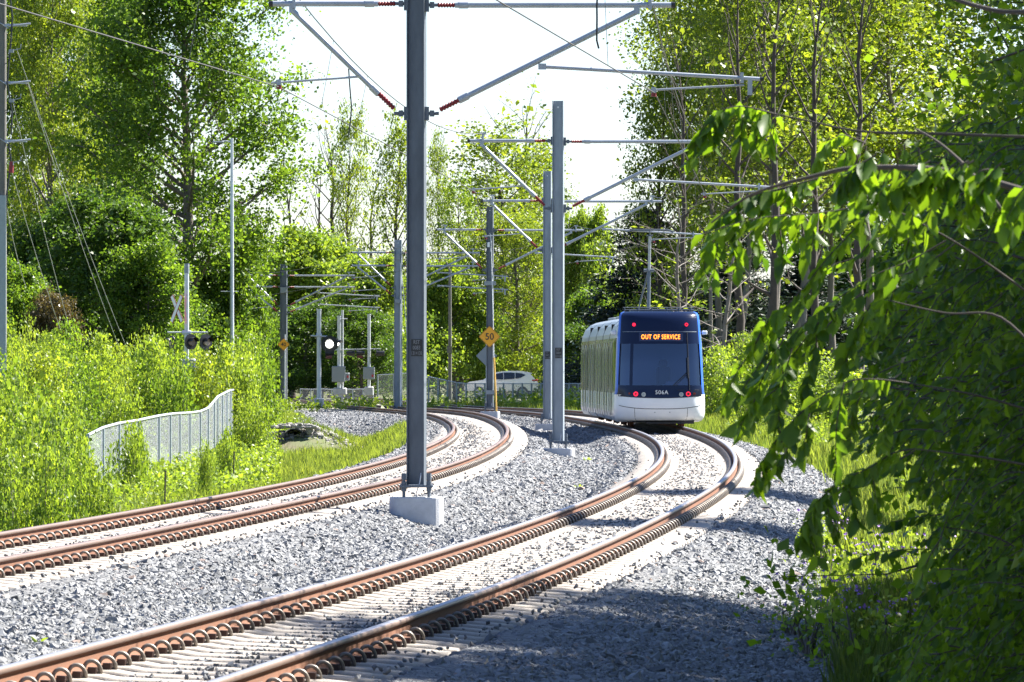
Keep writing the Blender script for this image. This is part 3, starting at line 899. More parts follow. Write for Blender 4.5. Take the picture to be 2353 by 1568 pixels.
# --- rear cab: a shell with its own frame, origin on the rail below the rear face
cab = empty('driver_cab', tuple(TR(1, D0) + np.array([.08, 0, 0])), TH0, tram); cab.scale = (TS, TS, TS)
zl_ = [.16, .20, .28, .45, .62, .88, .97, 1.05, 1.25, 1.6, 2.0, 2.45, 2.8, 3.1, 3.27, 3.36, 3.40]
hw_ = [1.10, 1.24, 1.31, 1.335, 1.335, 1.33, 1.325, 1.30, 1.285, 1.27, 1.25, 1.225, 1.205, 1.185, 1.17, 1.13, 1.05]
sb_ = [.34, .20, .10, .03, .0, .0, .01, .03, .06, .11, .17, .26, .35, .45, .53, .62, .78]
def face_pt(t, z, out=0.0):
    """t in -1..1 across the face"""
    w = float(np.interp(z, zl_, hw_)); y = float(np.interp(z, zl_, sb_))
    low = float(np.interp(z, [.9, 1.1], [1, 0]))
    y += (.20 * abs(t) ** 2 + (.22 + .25 * low) * abs(t) ** 7)
    return (w * t, y - out, z)
nT = 33
tl = [-1 + 2 * i / (nT - 1) for i in range(nT)]
tl = [math.copysign(abs(t) ** .8, t) for t in tl]
YB = 2.1
def cab_row(z):
    row = []
    bz = cross(min(z, 3.32)) if z < 3.3 else cross(3.3)
    ex, ey, _ = face_pt(1, z)
    side = []
    for q in range(5):
        f = q / 5
        side.append(((bz + (ex - bz) * f ** 1.5), YB + (ey - YB) * f, z))
    row = [(-x, y, zz) for x, y, zz in side] + [face_pt(t, z) for t in tl] + side[::-1]
    return row
ZC_ = np.unique(np.concatenate([zl_, [.35, .75, .92, 1.01, 1.15, 1.4, 1.8, 2.2, 2.62, 2.95]]))
rows = [cab_row(z) for z in ZC_]
b = MB(); nc = len(rows[0]); vs = [p for r in rows for p in r]; fs = []; mi = []
for i in range(len(rows) - 1):
    zc = (ZC_[i] + ZC_[i + 1]) / 2
    for j in range(nc - 1):
        t = tl[j - 5] if 5 <= j < 5 + nT - 1 else None
        if zc < .97: m = 0
        elif t is not None:
            tm = (tl[j - 5] + tl[j - 4]) / 2
            m = 1 if abs(tm) > .925 else 2
        else:
            jj = j if j < 5 else nc - 2 - j
            m = 1 if jj == 4 else (3 if (1.05 < zc < 2.6) else 4)
        if m == 2 and 1.24 < zc < 2.44: continue          # opening of the windscreen
        fs.append((j + i * nc, j + 1 + i * nc, j + 1 + (i + 1) * nc, j + (i + 1) * nc)); mi.append(m)
bse = len(b.v); b.v += [tuple(map(float, v)) for v in vs]; b.f += fs; b.m += mi; b.sm += [True] * len(fs)
top = rows[-1]; b.add(top, [tuple(range(nc))], 2); b.add(rows[0], [tuple(range(nc - 1, -1, -1))], 5)
shell = b.build('cab_shell', [M['tram_white'], M['tram_blue'], M['tram_navy'], M['tram_pane'], M['tram_silver'], M['tram_dark']], cab)
def face_patch(name, t0, t1, z0, z1, m, out, parent=cab, nx=14, nz=5, z0f=None, z1f=None):
    b = MB(); vs = []
    for i in range(nz + 1):
        for j in range(nx + 1):
            t = t0 + (t1 - t0) * j / nx
            za = z0f(t) if z0f else z0; zb_ = z1f(t) if z1f else z1
            vs.append(face_pt(t, za + (zb_ - za) * i / nz, out))
    fs = [(i * (nx + 1) + j, i * (nx + 1) + j + 1, (i + 1) * (nx + 1) + j + 1, (i + 1) * (nx + 1) + j) for i in range(nz) for j in range(nx)]
    b.add(vs, fs, 0, True)
    return b.build(name, m, parent)
face_patch('windscreen', -.915, .915, 1.22, 2.46, M['glass'], .004, nx=24, nz=10)
hood = face_patch('upper_panel', -.915, .915, 2.455, 3.39, M['tram_navy'], .008, nx=24, nz=10)
face_patch('panel_seam', -.90, .90, 2.80, 2.812, M['sign_back'], .012, nx=24, nz=1)
face_patch('windscreen_pillar', -.70, -.63, 1.22, 2.46, M['tram_navy'], .008, nx=3, nz=8)
low = face_patch('lamp_panel', -.92, .92, .9, 1.235, M['tram_navy'], .010, nx=24, nz=4, z0f=lambda t: .93 - .07 * (1 - t * t))
for nm, za, zb_, h in (('bumper_seam', .53, .553, .0), ):
    face_patch(nm, -.90, .90, za, zb_, M['black'], .006, nx=28, nz=1, z0f=lambda t: .54 + .14 * abs(t) ** 3, z1f=lambda t: .558 + .14 * abs(t) ** 3)
for t in (-.56, .60):
    face_patch('bumper_seam', t - .004, t + .004, .2, .57, M['black'], .006, nx=1, nz=6)
for t in (-.12, .21):
    x, y, z = face_pt(t, .45); bb = MB(); bb.disc((x, y, z), .016, (0, -1, 0), 10, 0, .012); bb.build('bumper_bolt', M['sign_back'], cab)
face_patch('bumper_lip', -.97, .97, .165, .21, M['black'], .02, nx=24, nz=1)
dest = face_patch('destination_display', -.50, .56, 2.53, 2.77, M['box_navy'], .014, nx=8, nz=2)
x, y, z = face_pt(.015, 2.64)
for k, w_ in enumerate(('OUT OF SERVICE',)):
    tx = text('led_lettering', w_, .19, M['led'], dest, (.02, y - .05, 2.65), rot=(R_(90 + 10), 0, 0), ext=.003, sx=.70, space=1.15, offset=.002)
x, y, z = face_pt(.03, 1.04)
text('fleet_number', '506A', .165, M['white_text'], low, (x - .0, y - .05, 1.03), rot=(R_(90 + 6), 0, 0), ext=.003, sx=1.0, space=1.1)
def lamp(name, cx, cyy, r, m, ring=None):
    z = (1105 - cyy) / 268.7 + .15; t = ((cx - 797) / 268.7) / float(np.interp(z, zl_, hw_))
    x, y, z = face_pt(t, z)
    q = MB(); q.tube([(x, y + .05, z), (x, y - .045, z)], r, 18, 0, True, False); o = q.build(name, m, cab)
    if ring:
        q = MB(); q.tube([(x, y + .02, z), (x, y - .049, z)], r * ring, 18, 0, True, False); q.build('lens', M['lamp_dim'] if m == M['lamp_red'] else M['sign_back'], o)
lamp('tail_lamp', 595, 335, .05, M['lamp_red']); lamp('tail_lamp', 1008, 335, .05, M['lamp_red'], .45)
lamp('tail_lamp', 605, 880, .066, M['lamp_red'], .5); lamp('tail_lamp', 1018, 880, .066, M['lamp_red'], .68)
lamp('headlight', 666, 884, .063, M['lamp_clear'], .7); lamp('headlight', 962, 884, .063, M['lamp_clear'], .75)
lamp('turn_lamp', 556, 876, .034, M['lamp_dim']); lamp('turn_lamp', 1066, 878, .042, M['lamp_dim'])
# wiper
q = MB(); p0 = face_pt(.66, 2.79, .03); p1 = face_pt(.66, 1.10, .05)
q.tube([p0, face_pt(.66, 2.0, .04), p1], .016, 6)
q.tube([face_pt(.64, 2.05, .05), face_pt(.64, 1.45, .06)], .022, 5)
q.tube([face_pt(.64, 1.63, .06), face_pt(.30, 1.24, .06)], .014, 5); q.tube([face_pt(.63, 1.56, .06), face_pt(.34, 1.22, .06)], .010, 5)
q.tube([face_pt(.38, 1.10, .04), face_pt(.88, 1.10, .04)], .008, 5)
q.build('wiper', M['black'], cab)
# mirror / camera pods, cab interior
for s in (-1, 1):
    q = MB(); q.box((s * 1.34, 1.0, 2.78), (.16, .1, .12), 0, 0, .02); q.build('camera_pod', M['tram_white'], cab)
q = MB(); q.box((0, 1.9, 1.75), (2.3, .03, 2.3)); q.box((0, 1.2, .72), (2.2, 1.3, .03)); q.box((0, 1.5, 2.62), (2.2, .8, .03)); q.build('cab_back_wall', M['cab_wall'], cab)
q = MB(); q.box((.14, 1.35, 1.4), (.42, .16, .75), 0, 0, .06); q.box((.14, 1.32, 1.88), (.25, .12, .22), 0, 0, .05); q.box((.14, 1.1, 1.12), (.45, .5, .14), 0, 0, .05); q.build('driver_seat', M['seat'], cab)
q = MB(); q.box((.45, .82, 1.24), (.75, .4, .05), 0, 0, .02); q.box((.42, .75, 1.30), (.5, .25, .10), 0, 0, .04); q.box((-.5, .8, 1.22), (.9, .4, .04), 0, 0, .015); q.build('dashboard', M['dash'], cab)
q = MB(); q.box((0, 1.2, .33), (1.9, 1.5, .34)); q.box((.3, .45, .16), (1.4, .3, .1)); q.build('coupler_housing', M['tram_dark'], cab)
# roof railings and pantograph
q = MB()
for x in (-1.0, -.6, -.2, .25, .6, .95):
    q.tube([(x, 1.3, 3.36), (x, 1.3, 3.52)], .018, 5)
for z in (3.45, 3.52): q.tube([(-1.05, 1.3, z), (1.05, 1.3, z)], .012, 5)
q.box((.2, 1.45, 3.46), (1.7, .1, .06)); q.box((-.2, 2.6, 3.42), (1.2, .8, .12))
q.build('roof_railing', M['steel_dark'], cab)
pr = TR(1, 193.5); pan = empty('pantograph', tuple(pr), TH0, tram)
q = MB(); q.tube([(.28, 0, 3.35), (.30, .1, 4.65)], .055, 8); q.tube([(-.05, .35, 3.35), (.28, .1, 4.62)], .028, 6); q.build('lower_arm', M['steel_dark'], pan)
q = MB(); q.tube([(.30, .1, 4.6), (.32, -.1, 5.70)], .042, 8); q.tube([(.36, .1, 4.7), (.27, 0, 5.1), (.37, -.1, 5.65)], .010, 5); q.build('upper_arm', M['tube'], pan)
q = MB(); q.tube([(.14, .1, 4.66), (.46, .1, 4.66)], .05, 8); q.build('knuckle', M['steel_dark'], pan)
q = MB(); q.tube([(-.42, -.15, 5.84), (-.2, -.15, 5.90), (.84, -.15, 5.90), (1.06, -.15, 5.84)], .022, 6); q.tube([(-.4, .1, 5.83), (-.2, .1, 5.88), (.84, .1, 5.88), (1.04, .1, 5.83)], .022, 6)
q.tube([(.22, -.1, 5.72), (.42, -.1, 5.72)], .025, 6); q.tube([(.32, -.1, 5.7), (.32, -.1, 5.88)], .02, 6); q.build('collector_head', M['steel_dark'], pan)
# ------------------------------------------------------------------ fences
def mesh_mat(name, col, cover, sc):
    m = bpy.data.materials.new(name); m.use_nodes = True
    n, l = m.node_tree.nodes, m.node_tree.links
    p = n['Principled BSDF']; p.inputs['Base Color'].default_value = (*col, 1); p.inputs['Roughness'].default_value = .45; p.inputs['Metallic'].default_value = .3
    uv = n.new('ShaderNodeUVMap')
    sp = n.new('ShaderNodeSeparateXYZ'); l.new(uv.outputs[0], sp.inputs[0])
    outs = []
    for sgn in (1, -1):
        a = n.new('ShaderNodeMath'); a.operation = 'ADD' if sgn > 0 else 'SUBTRACT'; l.new(sp.outputs[0], a.inputs[0]); l.new(sp.outputs[1], a.inputs[1])
        b = n.new('ShaderNodeMath'); b.operation = 'MULTIPLY'; b.inputs[1].default_value = sc; l.new(a.outputs[0], b.inputs[0])
        c = n.new('ShaderNodeMath'); c.operation = 'FRACT'; l.new(b.outputs[0], c.inputs[0])
        d = n.new('ShaderNodeMath'); d.operation = 'LESS_THAN'; d.inputs[1].default_value = cover; l.new(c.outputs[0], d.inputs[0]); outs.append(d)
    mxm = n.new('ShaderNodeMath'); mxm.operation = 'MAXIMUM'; l.new(outs[0].outputs[0], mxm.inputs[0]); l.new(outs[1].outputs[0], mxm.inputs[1])
    tr = n.new('ShaderNodeBsdfTransparent'); ms = n.new('ShaderNodeMixShader')
    l.new(mxm.outputs[0], ms.inputs[0]); l.new(tr.outputs[0], ms.inputs[1]); l.new(p.outputs[0], ms.inputs[2]); l.new(ms.outputs[0], n['Material Output'].inputs[0])
    return m
M['mesh_near'] = mesh_mat('chain_link', (.44, .47, .50), .22, 14.0)
M['mesh_far'] = mesh_mat('chain_link_far', (.36, .38, .40), .17, 14.0)
M['fence_post'] = mat('fence_post', (.27, .32, .33), .5, .2, .08)
M['fence_rail'] = mat('fence_rail', (.46, .5, .53), .45, .3)
def fence(label, pts, h, m, cat='fence', post_r=.035, rail_r=.024, posts=None, name='chain_link_fence'):
    """pts: list of (x, y, ztop); posts at the points"""
    root = empty(name, tuple(pts[0][:2]) + (pts[0][2] - h,)); tag(root, label, cat)
    o0 = Vector(root.location)
    P = [Vector(p) - o0 for p in pts]
    fine = []
    for i in range(len(P) - 1):
        for k in range(4): fine.append(P[i].lerp(P[i + 1], k / 4))
    fine.append(P[-1])
    V, U, d = [], [], 0
    for i, p in enumerate(fine):
        if i: d += (fine[i] - fine[i - 1]).length
        V += [(p.x, p.y, p.z - h), (p.x, p.y, p.z)]; U += [(d, 0), (d, h)]
    Fc = np.array([(2 * i, 2 * i + 2, 2 * i + 3, 2 * i + 1) for i in range(len(fine) - 1)])
    me = fast_mesh('fence_mesh', V, Fc)
    uvl = me.uv_layers.new(name='UVMap')
    U = np.array(U, np.float32)[Fc.ravel()]
    uvl.data.foreach_set('uv', U.ravel())
    link('fence_mesh', me, root, [m])
    b = MB(); b.tube([p + Vector((0, -.02, .0)) for p in fine], rail_r, 6); b.build('top_rail', M['fence_rail'], root)
    for i, p in enumerate(P):
        b = MB(); b.tube([(0, -.03, -h - .15), (0, -.03, .03)], post_r, 8); b.build('fence_post', M['fence_post'], root, loc=p + Vector((0, -.03, 0)))
    return root
# near fence on the bank: (px of the post, y of its top, distance)
fp = [(215, 1000, 165), (256, 983, 168), (300, 973, 172), (345, 966, 176), (392, 956, 181), (418, 952, 186), (440, 950, 191), (463, 949, 196), (487, 946, 201), (505, 938, 206), (519, 922, 211), (527, 912, 216), (538, 906, 221), (548, 901, 226), (557, 897, 231), (566, 896, 236)]
fp = [(a - 27 if a > 300 else a - 12 - (a - 215) * .17, b_, d_) for a, b_, d_ in fp]
fence('silver chain link fence stepping up the overgrown bank left of the tracks', [tuple(PX(a, b_, d_)) for a, b_, d_ in fp], 1.55, M['mesh_near'], post_r=.048, rail_r=.04)
# far fence beyond the tracks
fp = [(868, 862, 342), (905, 860, 338), (938, 858, 334), (962, 860, 332), (985, 866, 330)] + [(985 + 21.5 * k, 866 + (16 * min(1, k / 3.5)), 330 - .6 * k) for k in range(1, 20)]
fence('long low chain link fence between the tracks and the white car', [tuple(PX(a, b_, d_)) for a, b_, d_ in fp], 1.25, M['mesh_far'], post_r=.045, rail_r=.028)
fp = [(690 + 24 * k, 894 + (k % 2) * 1, 372) for k in range(8)]
fence('short low fence behind the crossing masts', [tuple(PX(a, b_, d_)) for a, b_, d_ in fp], .9, M['mesh_far'], post_r=.03)
fp = [(1700 + 62 * k, 905 + 12 * k, 205 - 8 * k) for k in range(9)]
fence('chain link fence in the weeds behind the leafy branches at right', [tuple(PX(a, b_ + 60, d_)) for a, b_, d_ in fp], 1.5, M['mesh_far'], post_r=.03)

# ------------------------------------------------------------------ road behind
def strip(name, pts, w, dz, m):
    V = []
    for i, p in enumerate(pts):
        a = np.array(pts[max(i - 1, 0)]); c = np.array(pts[min(i + 1, len(pts) - 1)])
        t = (c - a) / np.linalg.norm(c - a); nn = np.array([-t[1], t[0]])
        for s in (-1, 1):
            q = np.array(p) + nn * s * w / 2
            V.append((q[0], q[1], float(gz(q[0], q[1])) + dz))
    Fc = np.array([(2 * i, 2 * i + 2, 2 * i + 3, 2 * i + 1) for i in range(len(pts) - 1)])[:, ::-1].copy()
    return tag(link(name, fast_mesh(name, V, Fc), None, [m]), kind='structure')
def curve(pts, n=12):
    out = []
    for i in range(len(pts) - 1):
        for k in range(n): out.append(tuple(np.array(pts[i]) * (1 - k / n) + np.array(pts[i + 1]) * k / n))
    return out + [pts[-1]]
strip('road', curve([(-90, 352), (-40, 352), (-14, 356), (-7, 372), (-2, 400), (6, 407), (90, 410)]), 8.0, .05, M['asphalt'])
strip('crossing_path', curve([(-40, 338), (-18, 337), (-8.5, 336)]), 2.6, .06, M['asphalt'])

# ------------------------------------------------------------------ white car behind the far fence
car = empty('car', (0, 0, 0)); tag(car, 'white sport utility car driving left behind the low fence', 'car')
cx0 = (1152 - X0) * 405 / F; zc0 = HC + (Y0 - 852.5) * 405 / F - 1.69
car.location = (cx0, 405, zc0)
M['red_label2'] = mat('car_lamp_red', (.30, .02, .02), .2)
M['car_white'] = mat('car_white', (.80, .81, .82), .2); M['car_glass'] = mat('car_glass', (.015, .018, .022), .08, spec=.8)
prof = [(-2.33, .42), (-2.36, .62), (-2.30, .86), (-2.05, .98), (-1.2, 1.10), (-.62, 1.45), (-.30, 1.60), (.4, 1.69), (1.3, 1.67), (1.72, 1.60), (1.98, 1.55), (1.86, 1.48), (2.18, 1.14), (2.32, 1.0), (2.36, .7), (2.30, .42)]
b = MB(); n_ = len(prof)
def carpt(x, z, s): return (x, s * (.92 - max(0, z - .95) * .30 - .06 * max(0, abs(x) - 1.9)), z)
vs = [carpt(x, z, -1) for x, z in prof] + [carpt(x, z, 1) for x, z in prof]
b.add(vs, [(i, i + n_, (i + 1) % n_ + n_, (i + 1) % n_) for i in range(n_)], 0, True)
cen = [carpt(0, .8, s) for s in (-1, 1)]
b.add(vs[:n_] + [cen[0]], [(i, (i + 1) % n_, n_) for i in range(n_)]); b.add(vs[n_:] + [cen[1]], [((i + 1) % n_, i, n_) for i in range(n_)])
b.build('car_body', M['car_white'], car)
for s in (-1, 1):
    for nm, pl in (('side_window', [(-.95, 1.16), (-.45, 1.47), (.12, 1.58), (.12, 1.14)]), ('side_window', [(.17, 1.14), (.17, 1.58), (.85, 1.57), (.85, 1.18)]), ('side_window', [(.90, 1.19), (.90, 1.57), (1.30, 1.53), (1.55, 1.42), (1.2, 1.24)])):
        q = MB(); f = tuple(range(len(pl))); v = [tuple(np.array(carpt(x, z, s)) + np.array([0, s * .02, 0])) for x, z in pl]
        q.add(v, [f if s > 0 else f[::-1]]); q.build(nm, M['car_glass'], car)
    for x in (-1.42, 1.35):
        q = MB(); q.tube([(x, s * .72, .34), (x, s * .94, .34)], .35, 24, 0, True, False); w = q.build('wheel', M['rubber'], car)
        q = MB(); q.tube([(x, s * .9, .34), (x, s * .955, .34)], .22, 18, 0, True, False); q.build('rim', M['tube'], w)
    q = MB(); q.box((2.14, s * .80, 1.06), (.42, .14, .17), 0, 0, .03); q.build('tail_lamp', M['red_label2'], car)
    q = MB(); q.box((-2.18, s * .72, .84), (.3, .2, .13), 0, 0, .03); q.build('headlight', M['lamp_clear'], car)
    for x in (-.1, .78): q = MB(); q.box((x, s * .925, 1.03), (.2, .03, .04)); q.build('door_handle', M['car_white'], car)
q = MB(); q.add([tuple(np.array(carpt(x, z, s)) * np.array([1, .93, 1]) + np.array([-.02, 0, .02])) for x, z, s in ((-1.16, 1.13, -1), (-1.16, 1.13, 1), (-.66, 1.44, 1), (-.66, 1.44, -1))], [(0, 1, 2, 3)]); q.build('windscreen', M['car_glass'], car)

# ------------------------------------------------------------------ crossing masts with lamps
M['lamp_lit'] = mat('lamp_lit', (1.0, .98, .88), .3, emit=2.0)
def lamp_unit(parent, x, z, y, lit, r=.30, turn=0.0):
    q = MB(); q.disc((0, 0, 0), r, (0, -1, 0), 24, 0, .03)
    o = q.build('lamp_backplate', M['black'], parent, loc=(x, y, z)); o.rotation_euler = (0, 0, turn)
    q = MB(); q.tube([(0, -.03, 0), (0, -.10, 0)], r * .47, 18, 0, True, False); q.build('lamp_lens', M['lamp_lit'] if lit else M['lamp_dim2'], o)
    q = MB(); n = 14
    for k in range(n):
        a0 = math.pi * k / n; a1 = math.pi * (k + 1) / n
        p = [(r * .56 * math.cos(a0), -.03, r * .56 * math.sin(a0)), (r * .56 * math.cos(a1), -.03, r * .56 * math.sin(a1)), (r * .54 * math.cos(a1), -.3, r * .54 * math.sin(a1) + .02), (r * .54 * math.cos(a0), -.3, r * .54 * math.sin(a0) + .02)]
        q.add(p, [(0, 1, 2, 3)])
    q.build('lamp_visor', M['black'], o)
    return o
M['red_label'] = mat('red_label', (.45, .04, .05), .5)
M['lamp_dim2'] = mat('lamp_off', (.35, .25, .22), .2)
def side_lamp(parent, x, z, s, red=True):
    """lamp seen from the side: dark visor pointing along x"""
    q = MB(); q.tube([(x - s * .22, 0, z), (x + s * .2, 0, z)], [.12, .16], 14, 0, True, False); q.tube([(x + s * .2, 0, z), (x + s * .23, 0, z)], .24, 20, 0, True, False)
    o = q.build('lamp_housing', M['black'], parent)
    if red:
        q = MB(); q.box((x + s * .05, -.12, z - .2), (.32, .05, .14)); q.build('lamp_lens', M['lamp_dim'], o)
    return o
def mast(label, px, ytop, ybot, D, r=.075, base=True):
    g = PX(px, ybot, D); h = (ybot - ytop) * D / F
    root = empty('crossing_mast', tuple(g)); tag(root, label, 'crossing signal', 'masts of the level crossing')
    q = MB(); q.tube([(0, 0, 0), (0, 0, h)], r, 12); q.tube([(0, 0, h - .02), (0, 0, h + .05)], r * 1.15, 12); q.build('mast', M['alu'], root)
    if base: q = MB(); q.box((0, 0, -.1), (.5, .5, .5), 0, 0, .05); q.build('mast_base', M['concrete'], root)
    return root, h
D_ = 318; sc_ = F / D_
m1, h = mast('crossing mast with the lit white lamp facing the camera', 733, 713, 922, D_, .11)
zz = lambda y, g=922, d=318: (g - y) * d / F
q = MB(); q.tube([(-.42, 0, zz(772)), (.62, 0, zz(774))], .035, 8); q.tube([(-.14, 0, zz(772)), (.14, 0, zz(772))], .12, 10); q.build('lamp_bracket', M['alu'], m1)
lamp_unit(m1, .53, zz(791), -.12, True, .42); lamp_unit(m1, .86, zz(789), .22, True, .26, 1.15)
side_lamp(m1, .55, zz(812), -1)
m2, h = mast('crossing mast pair with a grey equipment cabinet at waist height', 779, 728, 905, 345, .095)
z2 = lambda y: (905 - y) * 345 / F
q = MB(); q.tube([(.18, .1, 0), (.18, .1, z2(713))], .07, 10); q.tube([(0, 0, z2(733)), (.46, 0, z2(733))], .03, 6); q.tube([(-.3, 0, z2(804)), (1.3, 0, z2(803))], .03, 6); q.build('second_mast', M['alu'], m2)
q = MB(); q.box((-.02, -.2, z2(860)), (.72, .45, .86), 0, 0, .03); q.box((.42, -.1, z2(866)), (.3, .3, .42), 0, 0, .03); o = q.build('gate_cabinet', M['sign_back'], m2)
q = MB(); q.box((.48, -.27, z2(866)), (.1, .03, .12)); q.build('warning_label', M['red_label'], o)
q = MB(); q.box((.05, 0, .12), (.75, .6, .4), 0, 0, .06); q.build('cabinet_base', M['concrete'], m2)
side_lamp(m2, .62, z2(812), 1, False); side_lamp(m2, 1.18, z2(812), -1)
m3, h = mast('slim crossing mast nearest the nearest line pole, with a cabinet', 848, 724, 895, 345, .085)
z3 = lambda y: (895 - y) * 345 / F
q = MB(); q.tube([(-.4, 0, z3(802)), (.65, 0, z3(802))], .025, 6); q.build('lamp_bracket', M['alu'], m3)
side_lamp(m3, .62, z3(812), -1, False)
q = MB(); q.box((0, -.2, z3(858)), (.62, .4, .68), 0, 0, .03); o = q.build('gate_cabinet', M['sign_back'], m3)
q = MB(); q.box((.2, -.42, z3(864)), (.1, .03, .14)); q.build('warning_label', M['red_label'], o)
# mast with the crossbuck, behind the bushes at left
m4, h = mast('crossing mast with a white X shaped crossbuck above the bushes', 429, 612, 880, 238, .085, False)
z4 = lambda y: (880 - y) * 238 / F
q = MB(); q.tube([(0, 0, z4(628)), (0, 0, z4(606))], .10, 10); q.build('mast_cap', M['sign_back'], m4)
M['red_edge'] = mat('crossbuck_red', (.38, .02, .015), .5)
xb = empty('crossbuck', (-.37, -.13, z4(710)), R_(-48), m4)
for a in (R_(58), R_(-58)):
    for m_, w_, l_, y_ in ((M['red_edge'], .20, 1.17, -.005 if a > 0 else .008), (M['tram_white'], .14, 1.12, -.014 if a > 0 else -.002)):
        c_, s_ = math.cos(a), math.sin(a)
        q = MB(); pl = [(-l_ / 2, -w_ / 2), (l_ / 2, -w_ / 2), (l_ / 2, w_ / 2), (-l_ / 2, w_ / 2)]
        q.prism([(u * c_ - v * s_, u * s_ + v * c_) for u, v in pl], lambda u, v, t: (u, t, v), y_ + .004, y_)
        q.build('crossbuck_blade', m_, xb)
q = MB(); q.tube([(-.72, 0, z4(764)), (.78, 0, z4(764))], .03, 8); q.tube([(-.16, 0, z4(765)), (.16, 0, z4(765))], .1, 10); q.build('lamp_bracket', M['alu'], m4)
for x, t in ((.16, .75), (.72, .75)): lamp_unit(m4, x, z4(786), -.2, False, .30, t)
lamp_unit(m4, -.55, z4(786), .1, False, .24, -1.0)
q = MB(); q.box((.1, 0, z4(840)), (.5, .4, .5), 0, 0, .05); q.build('gate_cabinet', M['sign_back'], m4)

# ------------------------------------------------------------------ street lamp, utility poles
def pole_thing(name, label, px, ytop, ybot, D, r0, r1, m, cat):
    g = PX(px, ybot, D); h = (ybot - ytop) * D / F
    root = empty(name, tuple(g)); tag(root, label, cat)
    q = MB(); q.tube([(0, 0, -1), (0, 0, h)], [r0, r1], 12); q.build('shaft', m, root)
    return root, h
sl, h = pole_thing('street_lamp', 'tall slim pale lamp post with a short arm, before the big tree at left', 533, 318, 800, 285, .10, .065, M['alu'], 'street lamp')
q = MB(); q.tube([(0, 0, h - .2), (-.25, 0, h - .12), (-.45, 0, h - .14)], .03, 6); q.build('lamp_arm', M['alu'], sl)
q = MB(); q.box((-.62, 0, h - .17), (.5, .2, .08), 0, 0, .02); q.build('lamp_head', M['sign_back'], sl)
q = MB(); q.tube([(-.5, 0, (800 - 670) * 285 / F), (.3, 0, (800 - 670) * 285 / F)], .018, 6); q.build('cross_bar', M['alu'], sl)
ru, h = pole_thing('utility_pole', 'slender pale pole standing right behind the nearest line pole', 1034, 622, 880, 365, .11, .08, M['wood'], 'utility pole')
q = MB(); q.tube([(0, 0, h), (-.22, 0, h + .5)], .05, 6); q.box((-.03, -.1, 1.9), (.3, .25, .4)); q.build('pole_bracket', M['wood'], ru)
DU = 215
up, h = pole_thing('utility_pole', 'grey timber utility pole at the left edge with insulator brackets', 6, -140, 900, DU, .145, .12, M['wood'], 'utility pole')
zu = lambda y: (900 - y) * DU / F
for k, y in enumerate((58, 190, 324)):
    q = MB(); q.box((.45, -.05, zu(y)), (.75, .10, .09)); q.tube([(.2, -.1, zu(y + 3)), (.95, -.1, zu(y - 3))], .035, 8); q.tube([(-.4, -.1, zu(y + 6)), (-.1, -.12, zu(y - 6)), (.2, -.1, zu(y + 8))], .022, 6)
    q.build('insulator_bracket', M['tube'], up)
for y in (118, 232, 376):
    q = MB(); q.tube([(.25, -.1, zu(y)), (.62, -.1, zu(y - 6)), (.62, -.1, zu(y - 16))], .02, 6); q.box((.3, -.12, zu(y)), (.16, .12, .12)); q.build('guy_bracket', M['sign_back'], up)
q = MB(); q.tube([(.17, -.12, zu(-60)), (.34, -.12, zu(40)), (.28, -.13, zu(105)), (.16, -.13, zu(190)), (.33, -.12, zu(260)), (.3, -.13, zu(310))], .03, 6); q.tube([(.2, -.12, zu(330)), (.3, -.12, zu(370)), (.14, -.13, zu(450)), (.05, -.15, zu(700))], .03, 6); q.build('power_lead', M['black'], up)
q = MB(); q.tube([(.3, -.13, zu(398)), (.3, -.13, zu(372))], .08, 8); q.build('fuse_holder', M['red_ins'], up)
q = MB(); q.box((-.02, -.18, zu(660)), (.3, .1, 6.2)); q.build('cable_cover', M['fence_post'], up)
def cable(label, a, c, sag, r=.012, m='tube', nm='guy_wire'):
    q = MB(); q.tube(sag_path(Vector(a), Vector(c), sag), r, 5); tag(q.build(nm, M[m]), label, 'wire', 'thin cables from the utility pole')
for i, (a0, c0) in enumerate((((38, 112), (296, 752)), ((30, 238), (178, 760)), ((20, 370), (158, 752)), ((62, 186), (282, 760)), ((16, 480), (60, 600)))):
    cable('thin slanting cable from the utility pole down into the bushes', PX(*a0, DU), PX(c0[0], c0[1] + 60, 250), .25)

# small grey cabinet behind the fence, culvert, marker stakes
c = PX(398, 912, 245); root = empty('utility_box', tuple(c)); tag(root, 'small grey utility box in the bushes behind the silver fence', 'utility box')
q = MB(); q.box((0, 0, 0), (.42, .36, .5), .2, 0, .02); q.build('cabinet', M['sign_back'], root)
q = MB(); q.box((0, 0, .27), (.48, .42, .05), .2, 0, .01); q.build('lid', M['fence_post'], root)
M['apron'] = mat('broken_stone', (.27, .255, .23), .9, 0, .35, 6.0)
c = PX(676, 1004, 233.6); root = empty('culvert_pipe', tuple(c)); tag(root, 'dark round mouth of a culvert pipe among stones and weeds', 'culvert')
q = MB(); n = 28
ring = [(math.cos(2 * math.pi * k / n), math.sin(2 * math.pi * k / n)) for k in range(n)]
V = [(.33 * a_, -.12, .27 * b_) for a_, b_ in ring] + [(.37 * a_, -.12, .31 * b_) for a_, b_ in ring] + [(.38 * a_, 3.5, .32 * b_) for a_, b_ in ring] + [(.33 * a_, 3.4, .27 * b_) for a_, b_ in ring]
Fs = []
for k in range(n):
    j = (k + 1) % n
    Fs += [(k, k + n, j + n, j), (k + n, k + 2 * n, j + 2 * n, j + n), (j, j + 3 * n, k + 3 * n, k)]
Fs.append(tuple(range(3 * n, 4 * n)))
q.add(V, Fs); q.build('pipe', M['tram_dark'], root)
q = MB(); rr = random.Random(8)
